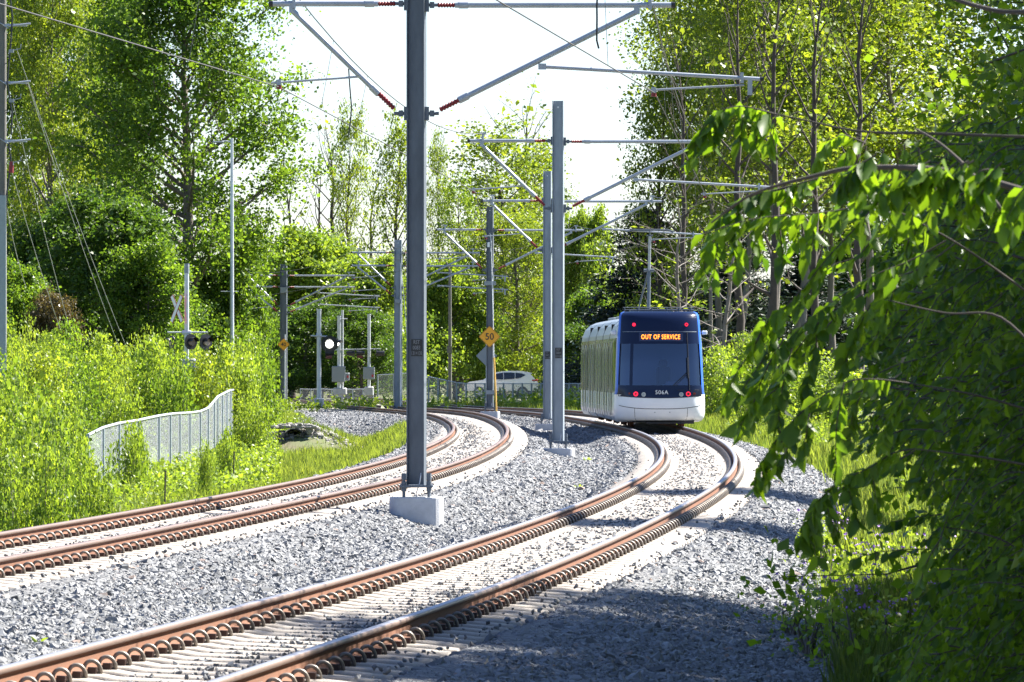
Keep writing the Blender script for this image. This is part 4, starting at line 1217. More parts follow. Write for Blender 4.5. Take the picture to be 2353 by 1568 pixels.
for k in range(110):
    x = rr.choice((-1, 1)) * rr.uniform(.40, .95); s = rr.uniform(.08, .2)
    q.box((x + .04, rr.uniform(-.1, .5) + .25 * abs(x), rr.uniform(-.45, .33) * (1.25 - abs(x))), (s * 1.4, s, s * .75), rr.uniform(0, 3), 0, s * .15)
for k in range(70):
    s = rr.uniform(.08, .2); x = rr.uniform(-.75, .85)
    q.box((x, rr.uniform(-.1, .5), .38 - .12 * x * x + rr.uniform(-.03, .1)), (s * 1.6, s, s * .6), rr.uniform(0, 3), 0, s * .15)
q.build('side_stones', M['apron'], root)
# broken stone apron round the culvert
q = MB(); rr = random.Random(4)
for k in range(620):
    x = rr.gauss(.35, 1.0); y = rr.uniform(-1.2, 2.6)
    if abs(x) < .36 and y < .0: continue
    s = rr.uniform(.05, .17); gx, gy = c[0] + x, c[1] + y
    q.box((gx, gy, float(gz(gx, gy)) + s * .2), (s * 1.4, s, s * .7), rr.uniform(0, 3), 0, s * .15)
o = q.build('stone_apron', M['apron']); tag(o, 'pale broken stones heaped round the culvert mouth', 'stones', kind='stuff')
for px, y1, y2, D, lb in ((380, 1085, 1140, 110, 'thin dark stake in the grass below the silver fence'), (538, 1040, 1075, 130, 'thin dark stake in the grass left of the culvert'), (826, 928, 968, 275, 'short rusty stake beside the track end of the crossing'), (956, 1040, 1062, 160, None)):
    if not lb: continue
    a, c = PX(px, y1, D), PX(px - 1, y2 + 14, D)
    q = MB(); q.tube([c, a], .016, 6); q.tube([a, a + np.array([0, 0, .02])], .022, 6); tag(q.build('marker_stake', M['bark_dark']), lb, 'stake')
# ------------------------------------------------------------------ vegetation tools
def unit(v): return v / np.maximum(np.linalg.norm(v, axis=-1, keepdims=True), 1e-9)
def leaf_quads(C, A, L, Wd, r, curl=.15):
    """diamond leaves: centres C, long axis A (unit), lengths L, widths Wd"""
    n = len(C)
    B = unit(np.cross(A, r.normal(size=(n, 3))))
    N = np.cross(A, B)
    L = L[:, None]; Wd = Wd[:, None]
    V = np.stack([C - A * L * .5, C + B * Wd * .5 + A * L * .02 + N * L * curl * .5, C + A * L * .5 - N * L * curl * .4, C - B * Wd * .5 + A * L * .02 + N * L * curl * .5], 1)
    Fc = np.arange(n * 4).reshape(n, 4)
    return V.reshape(-1, 3), Fc
def leaf_cloud(C, sz, r, droop=.3, var=.3, asp=.7):
    n = len(C)
    A = unit(r.normal(size=(n, 3)) + np.array([0, 0, -droop]))
    L = sz * np.exp(r.normal(0, var, n))
    return leaf_quads(C, A, L, L * asp, r)
def tree_geo(seed, H, base, R, prof, limbs, sub, lpc, leaf, clump, up=.7, tr=None, lean=0.0, top_fill=True, wob_=.02, forks=0, bare=0.0, crown_lo=None, inner=.45):
    """returns MB of wood (trunk and branches), leaf centres, shades"""
    r = np.random.default_rng(seed)
    tr = tr or H * .016
    wd = MB()
    k = 10
    tz = np.linspace(0, 1, k)
    off = np.cumsum(r.normal(0, wob_ * H / 3, (k, 2)), 0); off -= off[0]
    T = np.stack([off[:, 0] + lean * H * tz, off[:, 1], H * .97 * tz], 1)
    trd = tr * (1 - tz) ** .8 + .012
    trd[0] *= 1.25
    wd.tube(T, trd, 8)
    def tp(t): return np.array([np.interp(t, tz, T[:, i]) for i in range(3)])
    cl = []
    for i in range(limbs):
        u = (i + r.uniform(0, 1)) / limbs
        t = base + (1 - base) * u ** .92
        p = tp(t)
        az = i * 2.39996 + r.normal(0, .35)
        L = R * prof(u) * r.uniform(.72, 1.18)
        e = up * (.55 + .6 * u) + r.normal(0, .12)
        d = np.array([math.cos(az) * math.cos(e), math.sin(az) * math.cos(e), math.sin(e)])
        n = 5; path = [p]; q = p.copy(); dd = d.copy()
        for j in range(n):
            q = q + dd * L / n; dd = unit(dd + r.normal(0, .10, 3) + np.array([0, 0, .07])); path.append(q.copy())
        r0 = max(.012, float(np.interp(t, tz, trd)) * .55)
        wd.tube(path, np.linspace(r0, .008, n + 1), 5, 0, False)
        path = np.array(path)
        for j in range(sub):
            f = inner + (1 - inner) * (j + r.uniform(0, 1)) / sub
            x = f * n; i0 = min(int(x), n - 1); b0 = path[i0] + (path[i0 + 1] - path[i0]) * (x - i0)
            sd_ = unit(unit(path[i0 + 1] - path[i0]) * .5 + r.normal(0, .75, 3) + np.array([0, 0, .15]))
            sl_ = L * r.uniform(.22, .42)
            b1 = b0 + sd_ * sl_ * .5; b2 = b0 + sd_ * sl_ + np.array([0, 0, r.normal(0, .08) * sl_])
            wd.tube([b0, b1, b2], [max(.006, r0 * .35), .006, .004], 3, 0, False)
            if r.random() > bare:
                cl += [b1, b2]
            if r.random() > bare: cl.append(b0 + sd_ * sl_ * .75 + r.normal(0, .1, 3) * sl_)
        if r.random() > bare: cl += [path[-1], path[-2]]
    if top_fill: cl += [tp(1.0), tp(.97), tp(.93)]
    cl = np.array(cl)
    n = r.poisson(lpc, len(cl))
    idx = np.repeat(np.arange(len(cl)), n)
    C = cl[idx] + r.normal(0, 1, (len(idx), 3)) * clump * np.array([1, 1, .75]) * r.uniform(.6, 1.3, len(cl))[idx][:, None]
    sh = np.clip(r.uniform(.15, .85, len(cl))[idx] + r.normal(0, .18, len(idx)), 0, 1)
    return wd, C, sh, leaf
class Plant:
    """a wood mesh and a crown mesh that copies share"""
    def __init__(s, geo, seed, leaf_m, bark_m, droop=.3, asp=.7):
        wd, C, sh, leaf = geo
        r = np.random.default_rng(seed + 1)
        s.wood = bpy.data.meshes.new('trunk'); s.wood.from_pydata(wd.v, [], wd.f); s.wood.polygons.foreach_set('use_smooth', [True] * len(wd.f)); s.wood.update(); s.wood.materials.append(M[bark_m])
        V, Fc = leaf_cloud(C, leaf, r, droop, .3, asp)
        s.crown = fast_mesh('crown', V, Fc, sh); s.crown.materials.append(M[leaf_m])
        s.H = max(v[2] for v in wd.v)
    def put(s, name, label, cat, loc, scale=(1, 1, 1), rz=0.0, group=None, parts=('trunk', 'crown'), crown_m=None):
        root = empty(name, loc, rz); root.scale = scale
        tag(root, label, cat, group)
        a = bpy.data.objects.new(parts[0], s.wood); COL.objects.link(a); a.parent = root
        b = bpy.data.objects.new(parts[1], s.crown); COL.objects.link(b); b.parent = root
        if crown_m:
            b.material_slots[0].link = 'OBJECT'; b.material_slots[0].material = M[crown_m]
        return root
oval = lambda u: math.sin(math.pi * (.12 + .83 * u)) ** .75
cone = lambda u: (1 - u) * .95 + .06
column = lambda u: .55 + .45 * math.sin(math.pi * (.1 + .85 * u))
vase = lambda u: .5 + .5 * u if u < .7 else 1.0 - (u - .7) * 1.6
dome = lambda u: math.cos(u * 1.35) ** .6
PT = {
    'poplar': Plant(tree_geo(1, 20, .12, 5.6, oval, 66, 6, 58, .15, .46, .75), 1, 'leaf_poplar', 'bark'),
    'poplar_b': Plant(tree_geo(2, 20, .06, 4.3, column, 60, 5, 54, .15, .46, .8), 2, 'leaf_poplar', 'bark_grey'),
    'dense': Plant(tree_geo(3, 12, .04, 4.6, dome, 58, 6, 34, .20, .40, .45), 3, 'leaf_dark', 'bark'),
    'bushy': Plant(tree_geo(4, 9, .05, 4.0, dome, 52, 6, 34, .19, .36, .5), 4, 'leaf_poplar', 'bark'),
    'airy': Plant(tree_geo(5, 18, .14, 3.4, column, 46, 5, 12, .19, .44, .8, wob_=.03), 5, 'leaf_lime', 'bark_dark'),
    'willow': Plant(tree_geo(6, 13, .06, 4.0, oval, 54, 6, 30, .19, .40, .6), 6, 'leaf_lime', 'bark', droop=1.0, asp=.4),
    'bare': Plant(tree_geo(7, 17, .25, 3.4, vase, 26, 4, 3, .20, .35, 1.0, tr=.2, bare=.86, wob_=.03, top_fill=False), 7, 'leaf_lime', 'bark_dark'),
    'tall': Plant(tree_geo(8, 22, .40, 4.2, vase, 46, 6, 14, .17, .5, .95, tr=.15, wob_=.025), 8, 'leaf_lime', 'bark_grey'),
    'tall_b': Plant(tree_geo(9, 22, .34, 3.6, vase, 42, 6, 11, .17, .5, 1.0, tr=.13, lean=.05, wob_=.03), 9, 'leaf_lime', 'bark_grey'),
    'snag': Plant(tree_geo(10, 15, .15, 2.6, column, 34, 4, 3, .18, .3, .6, tr=.11, bare=.9, lean=-.05, top_fill=False), 10, 'leaf_lime', 'bark_grey'),
}
# pine: whorls of drooping boughs covered in needles
def pine_geo(seed, H):
    r = np.random.default_rng(seed); wd = MB(); wd.tube([(0, 0, 0), (0, 0, H)], [H * .018, .02], 8)
    C, sh = [], []
    z = H * .08
    while z < H * .985:
        f = z / H; L = (1 - f) * H * .30 + .25
        for k in range(7):
            az = r.uniform(0, 6.28); l_ = L * r.uniform(.65, 1.1)
            d = np.array([math.cos(az), math.sin(az), -.12 + .5 * f])
            p = np.array([0, 0, z]); q = p + d * l_ + np.array([0, 0, -.04 * l_ * l_])
            wd.tube([p, (p + q) / 2 + np.array([0, 0, .1]), q], [.04, .025, .01], 4, 0, False)
            n = int(55 * l_ + 20); t = r.uniform(.15, 1, n) ** .8
            c = p + (q - p) * t[:, None] + r.normal(0, 1, (n, 3)) * np.array([.22, .22, .13]) * (.4 + t[:, None])
            C.append(c); sh.append(np.clip(r.uniform(.1, .9) + r.normal(0, .2, n), 0, 1))
        z += .42
    return wd, np.concatenate(C), np.concatenate(sh), .26
PT['pine'] = Plant(pine_geo(11, 12.5), 11, 'leaf_pine', 'bark_dark', droop=.2, asp=.25)
# saplings and bushes: many stems from the ground
def bush_geo(seed, H, R, stems, lps, leaf, spread=.1):
    r = np.random.default_rng(seed); wd = MB(); C, sh = [], []
    for i in range(stems):
        a = r.uniform(0, 6.28); rad = R * math.sqrt(r.uniform(0, 1)); h = H * r.uniform(.55, 1.0) * (1 - .25 * (rad / R) ** 2)
        b0 = np.array([math.cos(a) * rad * .55, math.sin(a) * rad * .55, 0]); t0 = np.array([math.cos(a) * rad, math.sin(a) * rad, h]) + np.append(r.normal(0, .12, 2), 0)
        m_ = (b0 + t0) / 2 + r.normal(0, .08, 3)
        wd.tube([b0, m_, t0], [.022, .014, .005], 4, 0, False)
        s0 = r.uniform(.2, .8)
        for t in np.linspace(.12, 1, int(h * 5.5)):
            p = b0 * (1 - t) ** 2 + 2 * m_ * t * (1 - t) + t0 * t * t
            w_ = spread * (1.9 - 1.3 * t) * 2.2 + .05
            n = r.poisson(lps)
            C.append(p + r.normal(0, 1, (n, 3)) * np.array([w_, w_, .12])); sh.append(np.clip(s0 + r.normal(0, .2, n) + .25 * (t - .5), 0, 1))
    return wd, np.concatenate(C), np.concatenate(sh), leaf
PT['sapling'] = Plant(bush_geo(21, 4.2, 1.25, 15, 24, .12, .15), 21, 'leaf_sapling', 'bark')
PT['sapling_b'] = Plant(bush_geo(22, 3.6, 1.4, 16, 24, .115, .16), 22, 'leaf_sapling', 'bark')
PT['sapling_near'] = Plant(bush_geo(23, 3.0, .8, 9, 26, .10, .085), 23, 'leaf_sapling', 'bark')
PT['shrub'] = Plant(bush_geo(24, 2.2, 1.1, 17, 22, .11, .13), 24, 'leaf_sapling', 'bark')
PT['weedy'] = Plant(bush_geo(25, 1.1, .55, 10, 18, .085, .06), 25, 'leaf_sapling', 'bark')

def put_px(kind, name, label, cat, px, ytop, D, wpx=None, rz=None, group=None, crown_m=None, sink=.2):
    """stand a plant on the ground at distance D so that it is as tall and wide as surveyed"""
    x = (px - X0) * D / F; g = float(gz(x, D)) - sink
    top = HC + (Y0 - ytop) * D / F
    p = PT[kind]; sz = (top - g) / p.H
    if wpx:
        co = np.empty(len(p.crown.vertices) * 3, np.float32); p.crown.vertices.foreach_get('co', co)
        wid = np.percentile(co[0::3], 98) - np.percentile(co[0::3], 2)
        sx = wpx * D / F / wid
    else: sx = sz
    return p.put(name, label, cat, (x, D, g), (sx, sx, sz), rng.uniform(0, 6.28) if rz is None else rz, group, crown_m=crown_m)

# ------------------------------------------------------------------ trees at left
put_px('poplar', 'poplar_tree', 'huge green poplar with a forked grey trunk at left', 'tree', 425, -170, 300, 455, .4)
put_px('poplar_b', 'poplar_tree', 'tall light green poplar between the utility pole and the huge forked poplar', 'tree', 215, -150, 330, 250, 1.0)
put_px('poplar_b', 'poplar_tree', 'tall yellow green poplar just right of the utility pole', 'tree', 115, -190, 315, 230, 2.2, crown_m='leaf_lime')
put_px('poplar', 'poplar_tree', 'dark green tree behind the utility pole at the left edge', 'tree', 0, -230, 345, 300, 3.0, crown_m='leaf_dark')
put_px('poplar_b', 'poplar_tree', 'slim poplar whose top shows left of the huge forked poplar', 'tree', 290, -60, 350, 190, 4.4)
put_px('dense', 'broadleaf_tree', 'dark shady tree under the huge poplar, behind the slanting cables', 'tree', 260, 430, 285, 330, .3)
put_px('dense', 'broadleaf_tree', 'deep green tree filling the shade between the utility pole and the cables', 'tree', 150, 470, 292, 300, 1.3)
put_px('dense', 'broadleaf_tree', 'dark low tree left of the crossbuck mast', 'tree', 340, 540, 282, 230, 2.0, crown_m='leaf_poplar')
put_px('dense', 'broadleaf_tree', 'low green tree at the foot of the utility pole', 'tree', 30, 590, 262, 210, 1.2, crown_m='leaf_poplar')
put_px('dense', 'broadleaf_tree', 'brownish sparse tree between the cables near the utility pole', 'tree', 118, 660, 258, 130, 5.0, crown_m='leaf_brown')
put_px('bushy', 'broadleaf_tree', 'rounded green tree right of the pale lamp post', 'tree', 560, 520, 372, 130, 3.1)
put_px('bushy', 'broadleaf_tree', 'light green low tree left of the pale lamp post', 'tree', 478, 600, 300, 180, 4.1)
# behind the crossing
put_px('bushy', 'broadleaf_tree', 'wide domed green tree behind the crossing masts', 'tree', 735, 525, 420, 290, .5, crown_m='leaf_sapling')
put_px('bushy', 'broadleaf_tree', 'rounded green tree behind the pole with the 40 sign', 'tree', 628, 560, 425, 190, 1.9, crown_m='leaf_sapling')
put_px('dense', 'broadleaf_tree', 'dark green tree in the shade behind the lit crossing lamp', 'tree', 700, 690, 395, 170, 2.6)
put_px('bushy', 'broadleaf_tree', 'bright green tree left of the pale doubled-arm pole', 'tree', 860, 590, 400, 210, 2.3, crown_m='leaf_sapling')
put_px('dense', 'broadleaf_tree', 'dark green low tree behind the slim crossing mast', 'tree', 830, 700, 392, 170, .9)
put_px('bushy', 'broadleaf_tree', 'yellow green low tree just right of the nearest pole', 'tree', 1045, 600, 425, 190, 1.3, crown_m='leaf_sapling')
for px, yt, w, lb in ((672, 320, 120, 'leftmost bare thin tree against the white sky'), (728, 335, 130, 'second bare thin tree from the left against the white sky'), (775, 215, 150, 'tall bare thin tree with a wide fork left of the nearest pole'), (845, 330, 120, 'bare thin tree leaning close to the nearest pole'), (1210, 165, 190, 'gaunt bare tree rising above the leaves left of the second pole')):
    put_px('bare', 'bare_tree', lb, 'tree', px, yt, 455, w, rng.uniform(0, 6), None)
put_px('airy', 'slender_tree', 'slender tree with a small leafy top left of the nearest pole', 'tree', 800, 235, 450, 95, 1.1)
put_px('airy', 'slender_tree', 'tall narrow yellow green tree touching the left side of the nearest pole', 'tree', 915, 255, 440, 130, 2.0)
put_px('airy', 'slender_tree', 'narrow leafy tree just right of the nearest pole', 'tree', 1008, 300, 445, 60, 3.3)
put_px('airy', 'slender_tree', 'narrow dark stemmed tree between the nearest pole and the left arms of the second pole', 'tree', 1058, 400, 430, 110, 4.2, crown_m='leaf_sapling')
put_px('airy', 'slender_tree', 'broad yellow green tree behind the left arms of the second pole', 'tree', 1150, 275, 440, 250, 5.0)
put_px('airy', 'slender_tree', 'second yellow green tree close behind the second pole', 'tree', 1225, 320, 450, 170, .2)
put_px('willow', 'willow_tree', 'olive willow behind the pole with the 50 sign', 'tree', 1195, 470, 428, 230, .7)
put_px('dense', 'broadleaf_tree', 'dark rounded bush tree above the white car', 'tree', 1190, 735, 455, 220, 1.7)
put_px('bushy', 'broadleaf_tree', 'light green tree between the twin poles and the pine', 'tree', 1345, 480, 400, 150, 2.8, crown_m='leaf_sapling')
put_px('bushy', 'broadleaf_tree', 'low bright green tree left of the tram', 'tree', 1345, 660, 360, 160, 3.8)
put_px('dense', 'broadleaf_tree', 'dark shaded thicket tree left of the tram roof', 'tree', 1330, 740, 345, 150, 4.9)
put_px('pine', 'pine_tree', 'dark blue green pine behind the tram pantograph', 'tree', 1480, 470, 335, 330, .4)
put_px('pine', 'pine_tree', 'second dark pine behind the trunks right of the tram', 'tree', 1690, 500, 350, 330, 1.4)
put_px('pine', 'pine_tree', 'third dark pine deep behind the right hand trunks', 'tree', 1850, 560, 360, 330, 2.4)
# ------------------------------------------------------------------ tall trees at right
tl_ = [(1590, -20, 300, 170, 'tall_b', 'leafy tree at the left edge of the tall right hand wood'), (1640, -200, 285, 210, 'tall', 'tall pale trunked tree just left of the tram roof edge'), (1632, -60, 270, 150, 'tall_b', 'thin leaning tree rising behind the right end of the tram'), (1652, -260, 292, 240, 'tall', 'straight pale trunk immediately right of the tram'), (1705, -220, 280, 230, 'tall_b', 'second thin trunk right of the tram'), (1742, -300, 272, 270, 'tall', 'stout pale trunk third right of the tram'), (1762, -180, 300, 220, 'tall_b', 'thin trunk beside the stout third trunk'), (1800, -320, 285, 300, 'tall', 'dark forked tree with long upright limbs above the drooping branch'), (1850, -260, 278, 250, 'tall', 'pale trunk behind the tip of the drooping branch'), (1905, -240, 300, 250, 'tall_b', 'thin pale trunk deep behind the leaf curtain'), (1965, -300, 290, 300, 'tall', 'broad yellow green tree behind the leaf curtain'), (2060, -300, 285, 320, 'tall', 'tall tree seen over the dense right hand foliage'), (2170, -320, 300, 330, 'tall', 'tall tree at the upper right behind dense foliage'), (2290, -320, 300, 330, 'tall_b', 'tall tree at the far upper right edge')]
for px, yt, D, w, k, lb in tl_: put_px(k, 'tall_tree', lb, 'tree', px, yt, D + 36, w * 1.15, rng.uniform(0, 6), 'tall trees right of the tram')
for px, yt, D, w, lb in ((1580, -20, 288, 150, 'upright bare stemmed tree at the left of the right hand wood'), (1690, -160, 294, 190, 'upright many stemmed grey tree above the tram'), (1775, -240, 280, 200, 'dark upright many stemmed tree above the drooping branch'), (1860, -200, 290, 190, 'bare upright tree right of the dark many stemmed one'), (1960, -220, 284, 200, 'bare upright tree farthest right above the leaf curtain')):
    put_px('bare', 'bare_tree', lb, 'tree', px, yt, D, w, rng.uniform(0, 6))
put_px('airy', 'slender_tree', 'airy tree whose thin twigs reach left over the white sky', 'tree', 1520, 150, 320, 170, 2.0)
put_px('dense', 'broadleaf_tree', 'dense dark tree deep behind the leaf curtain', 'tree', 1950, 470, 385, 260, .6)
put_px('dense', 'broadleaf_tree', 'second dense dark tree deep behind the leaf curtain at right', 'tree', 2080, 480, 380, 260, 2.6)
put_px('snag', 'bare_tree', 'grey leafless tree tangled behind the tram roof', 'tree', 1575, 420, 262, 300, 1.0)
put_px('snag', 'bare_tree', 'grey leafless tree right of the tram roof', 'tree', 1660, 380, 258, 260, 2.2)
for px, yt, D, w, lb in ((1668, 800, 228, 110, 'bright bush touching the right side of the tram'), (1740, 770, 240, 130, 'bright bush under the trunks right of the tram'), (1825, 790, 225, 140, 'bright bush behind the hanging leaf spray'), (1720, 880, 205, 110, 'low bright bush beside the right hand rail'), (1900, 830, 200, 160, 'bright bush glimpsed through the leaf curtain'), (1800, 900, 190, 120, 'low bush at the ballast edge behind the leaf spray')):
    put_px('sapling' if yt < 850 else 'shrub', 'bush', lb, 'bush', px, yt, D, w, rng.uniform(0, 6), 'bright bushes right of the tram')

# ------------------------------------------------------------------ thicket of saplings on the left bank
G1 = 'saplings in the thicket left of the tracks'
spots = []
r = np.random.default_rng(5)
for row, (D, xs, ya) in enumerate(((252, (20, 580, 62), (740, 800)), (232, (0, 600, 60), (750, 815)), (212, (-20, 545, 58), (770, 840)), (192, (-30, 470, 62), (800, 880)), (172, (-30, 175, 66), (850, 920)))):
    for px in np.arange(*xs):
        spots.append((px + r.uniform(-20, 20), r.uniform(*ya), D + r.uniform(-8, 8)))
for i, (px, yt, D) in enumerate(spots):
    if 160 < D < 240 and px > 540 - (236 - D) * 4.6: continue
    put_px(('sapling', 'sapling_b')[i % 2], 'sapling', 'light green leafy sapling in the dense thicket behind the silver fence', 'sapling', px, yt, D, 105, r.uniform(0, 6), G1, crown_m=(None, None, 'leaf_poplar', None, 'leaf_lime', None, 'leaf_poplar')[i % 7])
for px, yt, D, w, lb in ((590, 775, 250, 100, 'tall light green sapling bush right of the silver fence end'), (628, 880, 245, 80, 'rightmost sapling bush, just below the 40 sign'), (565, 800, 235, 90, 'sapling bush crowding the tall end of the silver fence'), (595, 890, 215, 90, 'bush at the right foot of the silver fence')):
    put_px('sapling_b', 'sapling', lb, 'sapling', px - 12, yt, D, w, r.uniform(0, 6))
for px, yt, D, w, lb in ((290, 975, 158, 95, 'leafy bush in front of the silver fence near its left end'), (330, 985, 160, 50, 'small bush in front of the silver fence'), (470, 1015, 150, 40, 'small bush at the foot of the silver fence where it steps up'), (510, 990, 165, 70, 'weedy bush below the tall end of the silver fence')):
    put_px('shrub', 'bush', lb, 'bush', px, yt, D, w, r.uniform(0, 6))
for px, yt, D, w in ((20, 960, 118, 120), (70, 900, 122, 130), (125, 880, 128, 120), (165, 930, 120, 110), (15, 860, 140, 130), (95, 960, 108, 120), (180, 1000, 112, 100), (225, 1040, 108, 80), (40, 1040, 100, 110), (140, 1050, 100, 100)):
    put_px('sapling_near', 'sapling', 'glossy leafed birch like sapling at the near left, before the fence', 'sapling', px, yt, D, w, r.uniform(0, 6), 'near left saplings before the fence')

# ------------------------------------------------------------------ ground cover that nobody could count
def blades(P, h, w, r, bend=.35):
    n = len(P)
    az = r.uniform(0, 6.28, n); d = np.stack([np.cos(az), np.sin(az), 0 * az], 1)
    s = np.stack([-np.sin(az), np.cos(az), 0 * az], 1)
    tilt = d * (h * r.uniform(.05, bend, n))[:, None]
    up = np.array([0, 0, 1.]) * h[:, None]
    V = np.stack([P - s * w[:, None] / 2, P + s * w[:, None] / 2, P + up * .6 + tilt * .4 + s * w[:, None] * .35, P + up + tilt, P + up * .6 + tilt * .4 - s * w[:, None] * .35], 1)
    return V.reshape(-1, 3), np.arange(n * 5).reshape(n, 5)
r = np.random.default_rng(31)
BV, BS = [], []
def grass(n, yr, sfun, hr, wid, tuft=6, sh=(.2, .8)):
    y = r.uniform(*yr, n); s = sfun(y, n); x = CX(y) + s
    ok = np.abs(x) < y * .086 + 1.5
    x, y = x[ok], y[ok]
    m = len(x)
    pat = .5 + .5 * wob(x * 1.7, y * .5, 1.0)
    X = np.repeat(x, tuft) + r.normal(0, .07, m * tuft); Y = np.repeat(y, tuft) + r.normal(0, .07, m * tuft)
    h = r.uniform(*hr, m * tuft) * np.repeat(.6 + .7 * pat, tuft)
    P = np.stack([X, Y, gz(X, Y) - .04], 1)
    V, Fc = blades(P, h, np.full(m * tuft, wid) * r.uniform(.6, 1.4, m * tuft), r)
    BV.append(V); BS.append(np.clip(np.repeat(pat * .5 + .2, tuft) + r.normal(0, .2, m * tuft), 0, 1))
wl = lambda y: WT(y) / 2
grass(16000, (60, 180), lambda y, n: -(wl(y) + 2.3 + r.gamma(1.8, 1.3, n)), (.12, .42), .013)
grass(6500, (165, 240), lambda y, n: -(wl(y) + 2.0 + r.gamma(1.8, 1.2, n)), (.12, .38), .022)
grass(2500, (240, 300), lambda y, n: -(wl(y) + 4.6 + r.gamma(1.8, 1.2, n)), (.1, .3), .026)
grass(3000, (255, 330), lambda y, n: -r.uniform(7, 18, n), (.1, .3), .03)
grass(9000, (296, 345), lambda y, n: r.uniform(3.2, 24, n), (.2, .55), .03)
grass(5000, (330, 396), lambda y, n: r.uniform(-26, 30, n), (.08, .25), .035)
grass(5000, (44, 75), lambda y, n: wl(y) + redge(y) - .1 + r.gamma(2.0, .7, n), (.2, .6), .011)
grass(9000, (75, 150), lambda y, n: wl(y) + redge(y) - .2 + r.gamma(1.8, .9, n), (.2, .6), .014)
grass(7000, (150, 280), lambda y, n: wl(y) + redge(y) - .1 + r.gamma(1.8, 1.1, n), (.2, .5), .022)
BV = np.concatenate(BV); BS = np.concatenate(BS)
o = link('grass', fast_mesh('grass', BV, np.arange(len(BV)).reshape(-1, 5), BS), None, [M['grass']])
tag(o, 'long fresh grass on the banks beside the ballast', 'grass', kind='stuff')
# leafy weeds
LV, LS = [], []
def weeds(n, yr, sfun, hmax, leaf, lpp=16):
    y = r.uniform(*yr, n); s = sfun(y, n); x = CX(y) + s
    ok = (np.abs(x) < y * .086 + 1.5) & ~((x > -9.3) & (x < -4.5) & (y > 120) & (y < 238) & (np.abs(x / y * F + X0 - 682) < 42)) & ~((y > 335) & (x > -14) & (x < 8))
    x, y = x[ok], y[ok]; m = len(x)
    h = hmax * r.uniform(.35, 1, m)
    t = r.uniform(.05, 1, (m, lpp))
    C = np.stack([x[:, None] + r.normal(0, .09, (m, lpp)), y[:, None] + r.normal(0, .09, (m, lpp)), gz(x, y)[:, None] + t * h[:, None]], -1).reshape(-1, 3)
    V, Fc = leaf_cloud(C, leaf, r, .1, .3, .55)
    LV.append(V); LS.append(np.clip(np.repeat(r.uniform(.25, .9, m), lpp) + r.normal(0, .15, m * lpp), 0, 1))
weeds(2400, (62, 175), lambda y, n: -(wl(y) + 3.4 + r.gamma(2.2, 1.3, n)), .42, .07)
weeds(2600, (150, 260), lambda y, n: -(wl(y) + 5.2 + r.gamma(2.2, 1.4, n)), .7, .10)
weeds(900, (44, 76), lambda y, n: wl(y) + redge(y) + .3 + r.gamma(1.8, .6, n), .55, .05)
weeds(1600, (76, 200), lambda y, n: wl(y) + redge(y) + .4 + r.gamma(1.8, 1.0, n), .6, .08)
weeds(1800, (300, 400), lambda y, n: r.uniform(-24, 26, n), .8, .18)
weeds(2600, (300, 420), lambda y, n: r.uniform(4, 30, n), 1.3, .2)
LV = np.concatenate(LV); LS = np.concatenate(LS)
o = link('weeds', fast_mesh('weeds', LV, np.arange(len(LV)).reshape(-1, 4), LS), None, [M['leaf_sapling']])
tag(o, 'leafy weeds growing through the grass on both banks', 'weeds', kind='stuff')
# far wood closing the view
n = 60000
x = r.uniform(-62, 62, n); y = r.uniform(470, 560, n)
ht = 7.5 + 2.2 * wob(x, y * .3, .23) + 1.2 * wob(x, y, .9)
z = ht * r.uniform(0, 1, n) ** .8
V, Fc = leaf_cloud(np.stack([x, y, z], 1), .55, r, .2, .3, .7)
o = link('far_woods', fast_mesh('far_woods', V, Fc, np.clip(.5 + .4 * wob(x, z, .8) + r.normal(0, .2, n), 0, 1)), None, [M['leaf_poplar']])
tag(o, 'far off green woods closing the view behind the road', 'woods', kind='stuff')
# ------------------------------------------------------------------ near elm whose boughs hang in from the right
def broad_leaves(B, A, L, Wd, r, fold=.22, bow=.18):
    """pointed oval leaves with a folded midrib: base B, axis A"""
    n = len(B)
    S = unit(np.cross(A, unit(r.normal(size=(n, 3)) + np.array([0, -.5, .25]))))
    N = np.cross(A, S)
    V = []
    for t, w, lift in ((0, 0, 0), (.28, -.5, fold), (.28, 0, 0), (.28, .5, fold), (.62, -.42, fold), (.62, 0, 0), (.62, .42, fold), (1, 0, 0)):
        V.append(B + A * (L * t)[:, None] + S * (Wd * w)[:, None] + N * (Wd * lift * abs(w) * 2 - L * bow * t * t)[:, None])
    V = np.stack(V, 1)
    T = np.array([(0, 2, 1), (0, 3, 2), (1, 2, 5), (1, 5, 4), (2, 3, 6), (2, 6, 5), (4, 5, 7), (5, 6, 7)])
    Fc = (np.arange(n)[:, None, None] * 8 + T[None]).reshape(-1, 3)
    return V.reshape(-1, 3), Fc
r = np.random.default_rng(77)
elm_w = MB()
EV, EF, ES, ne = [], [], [], 0
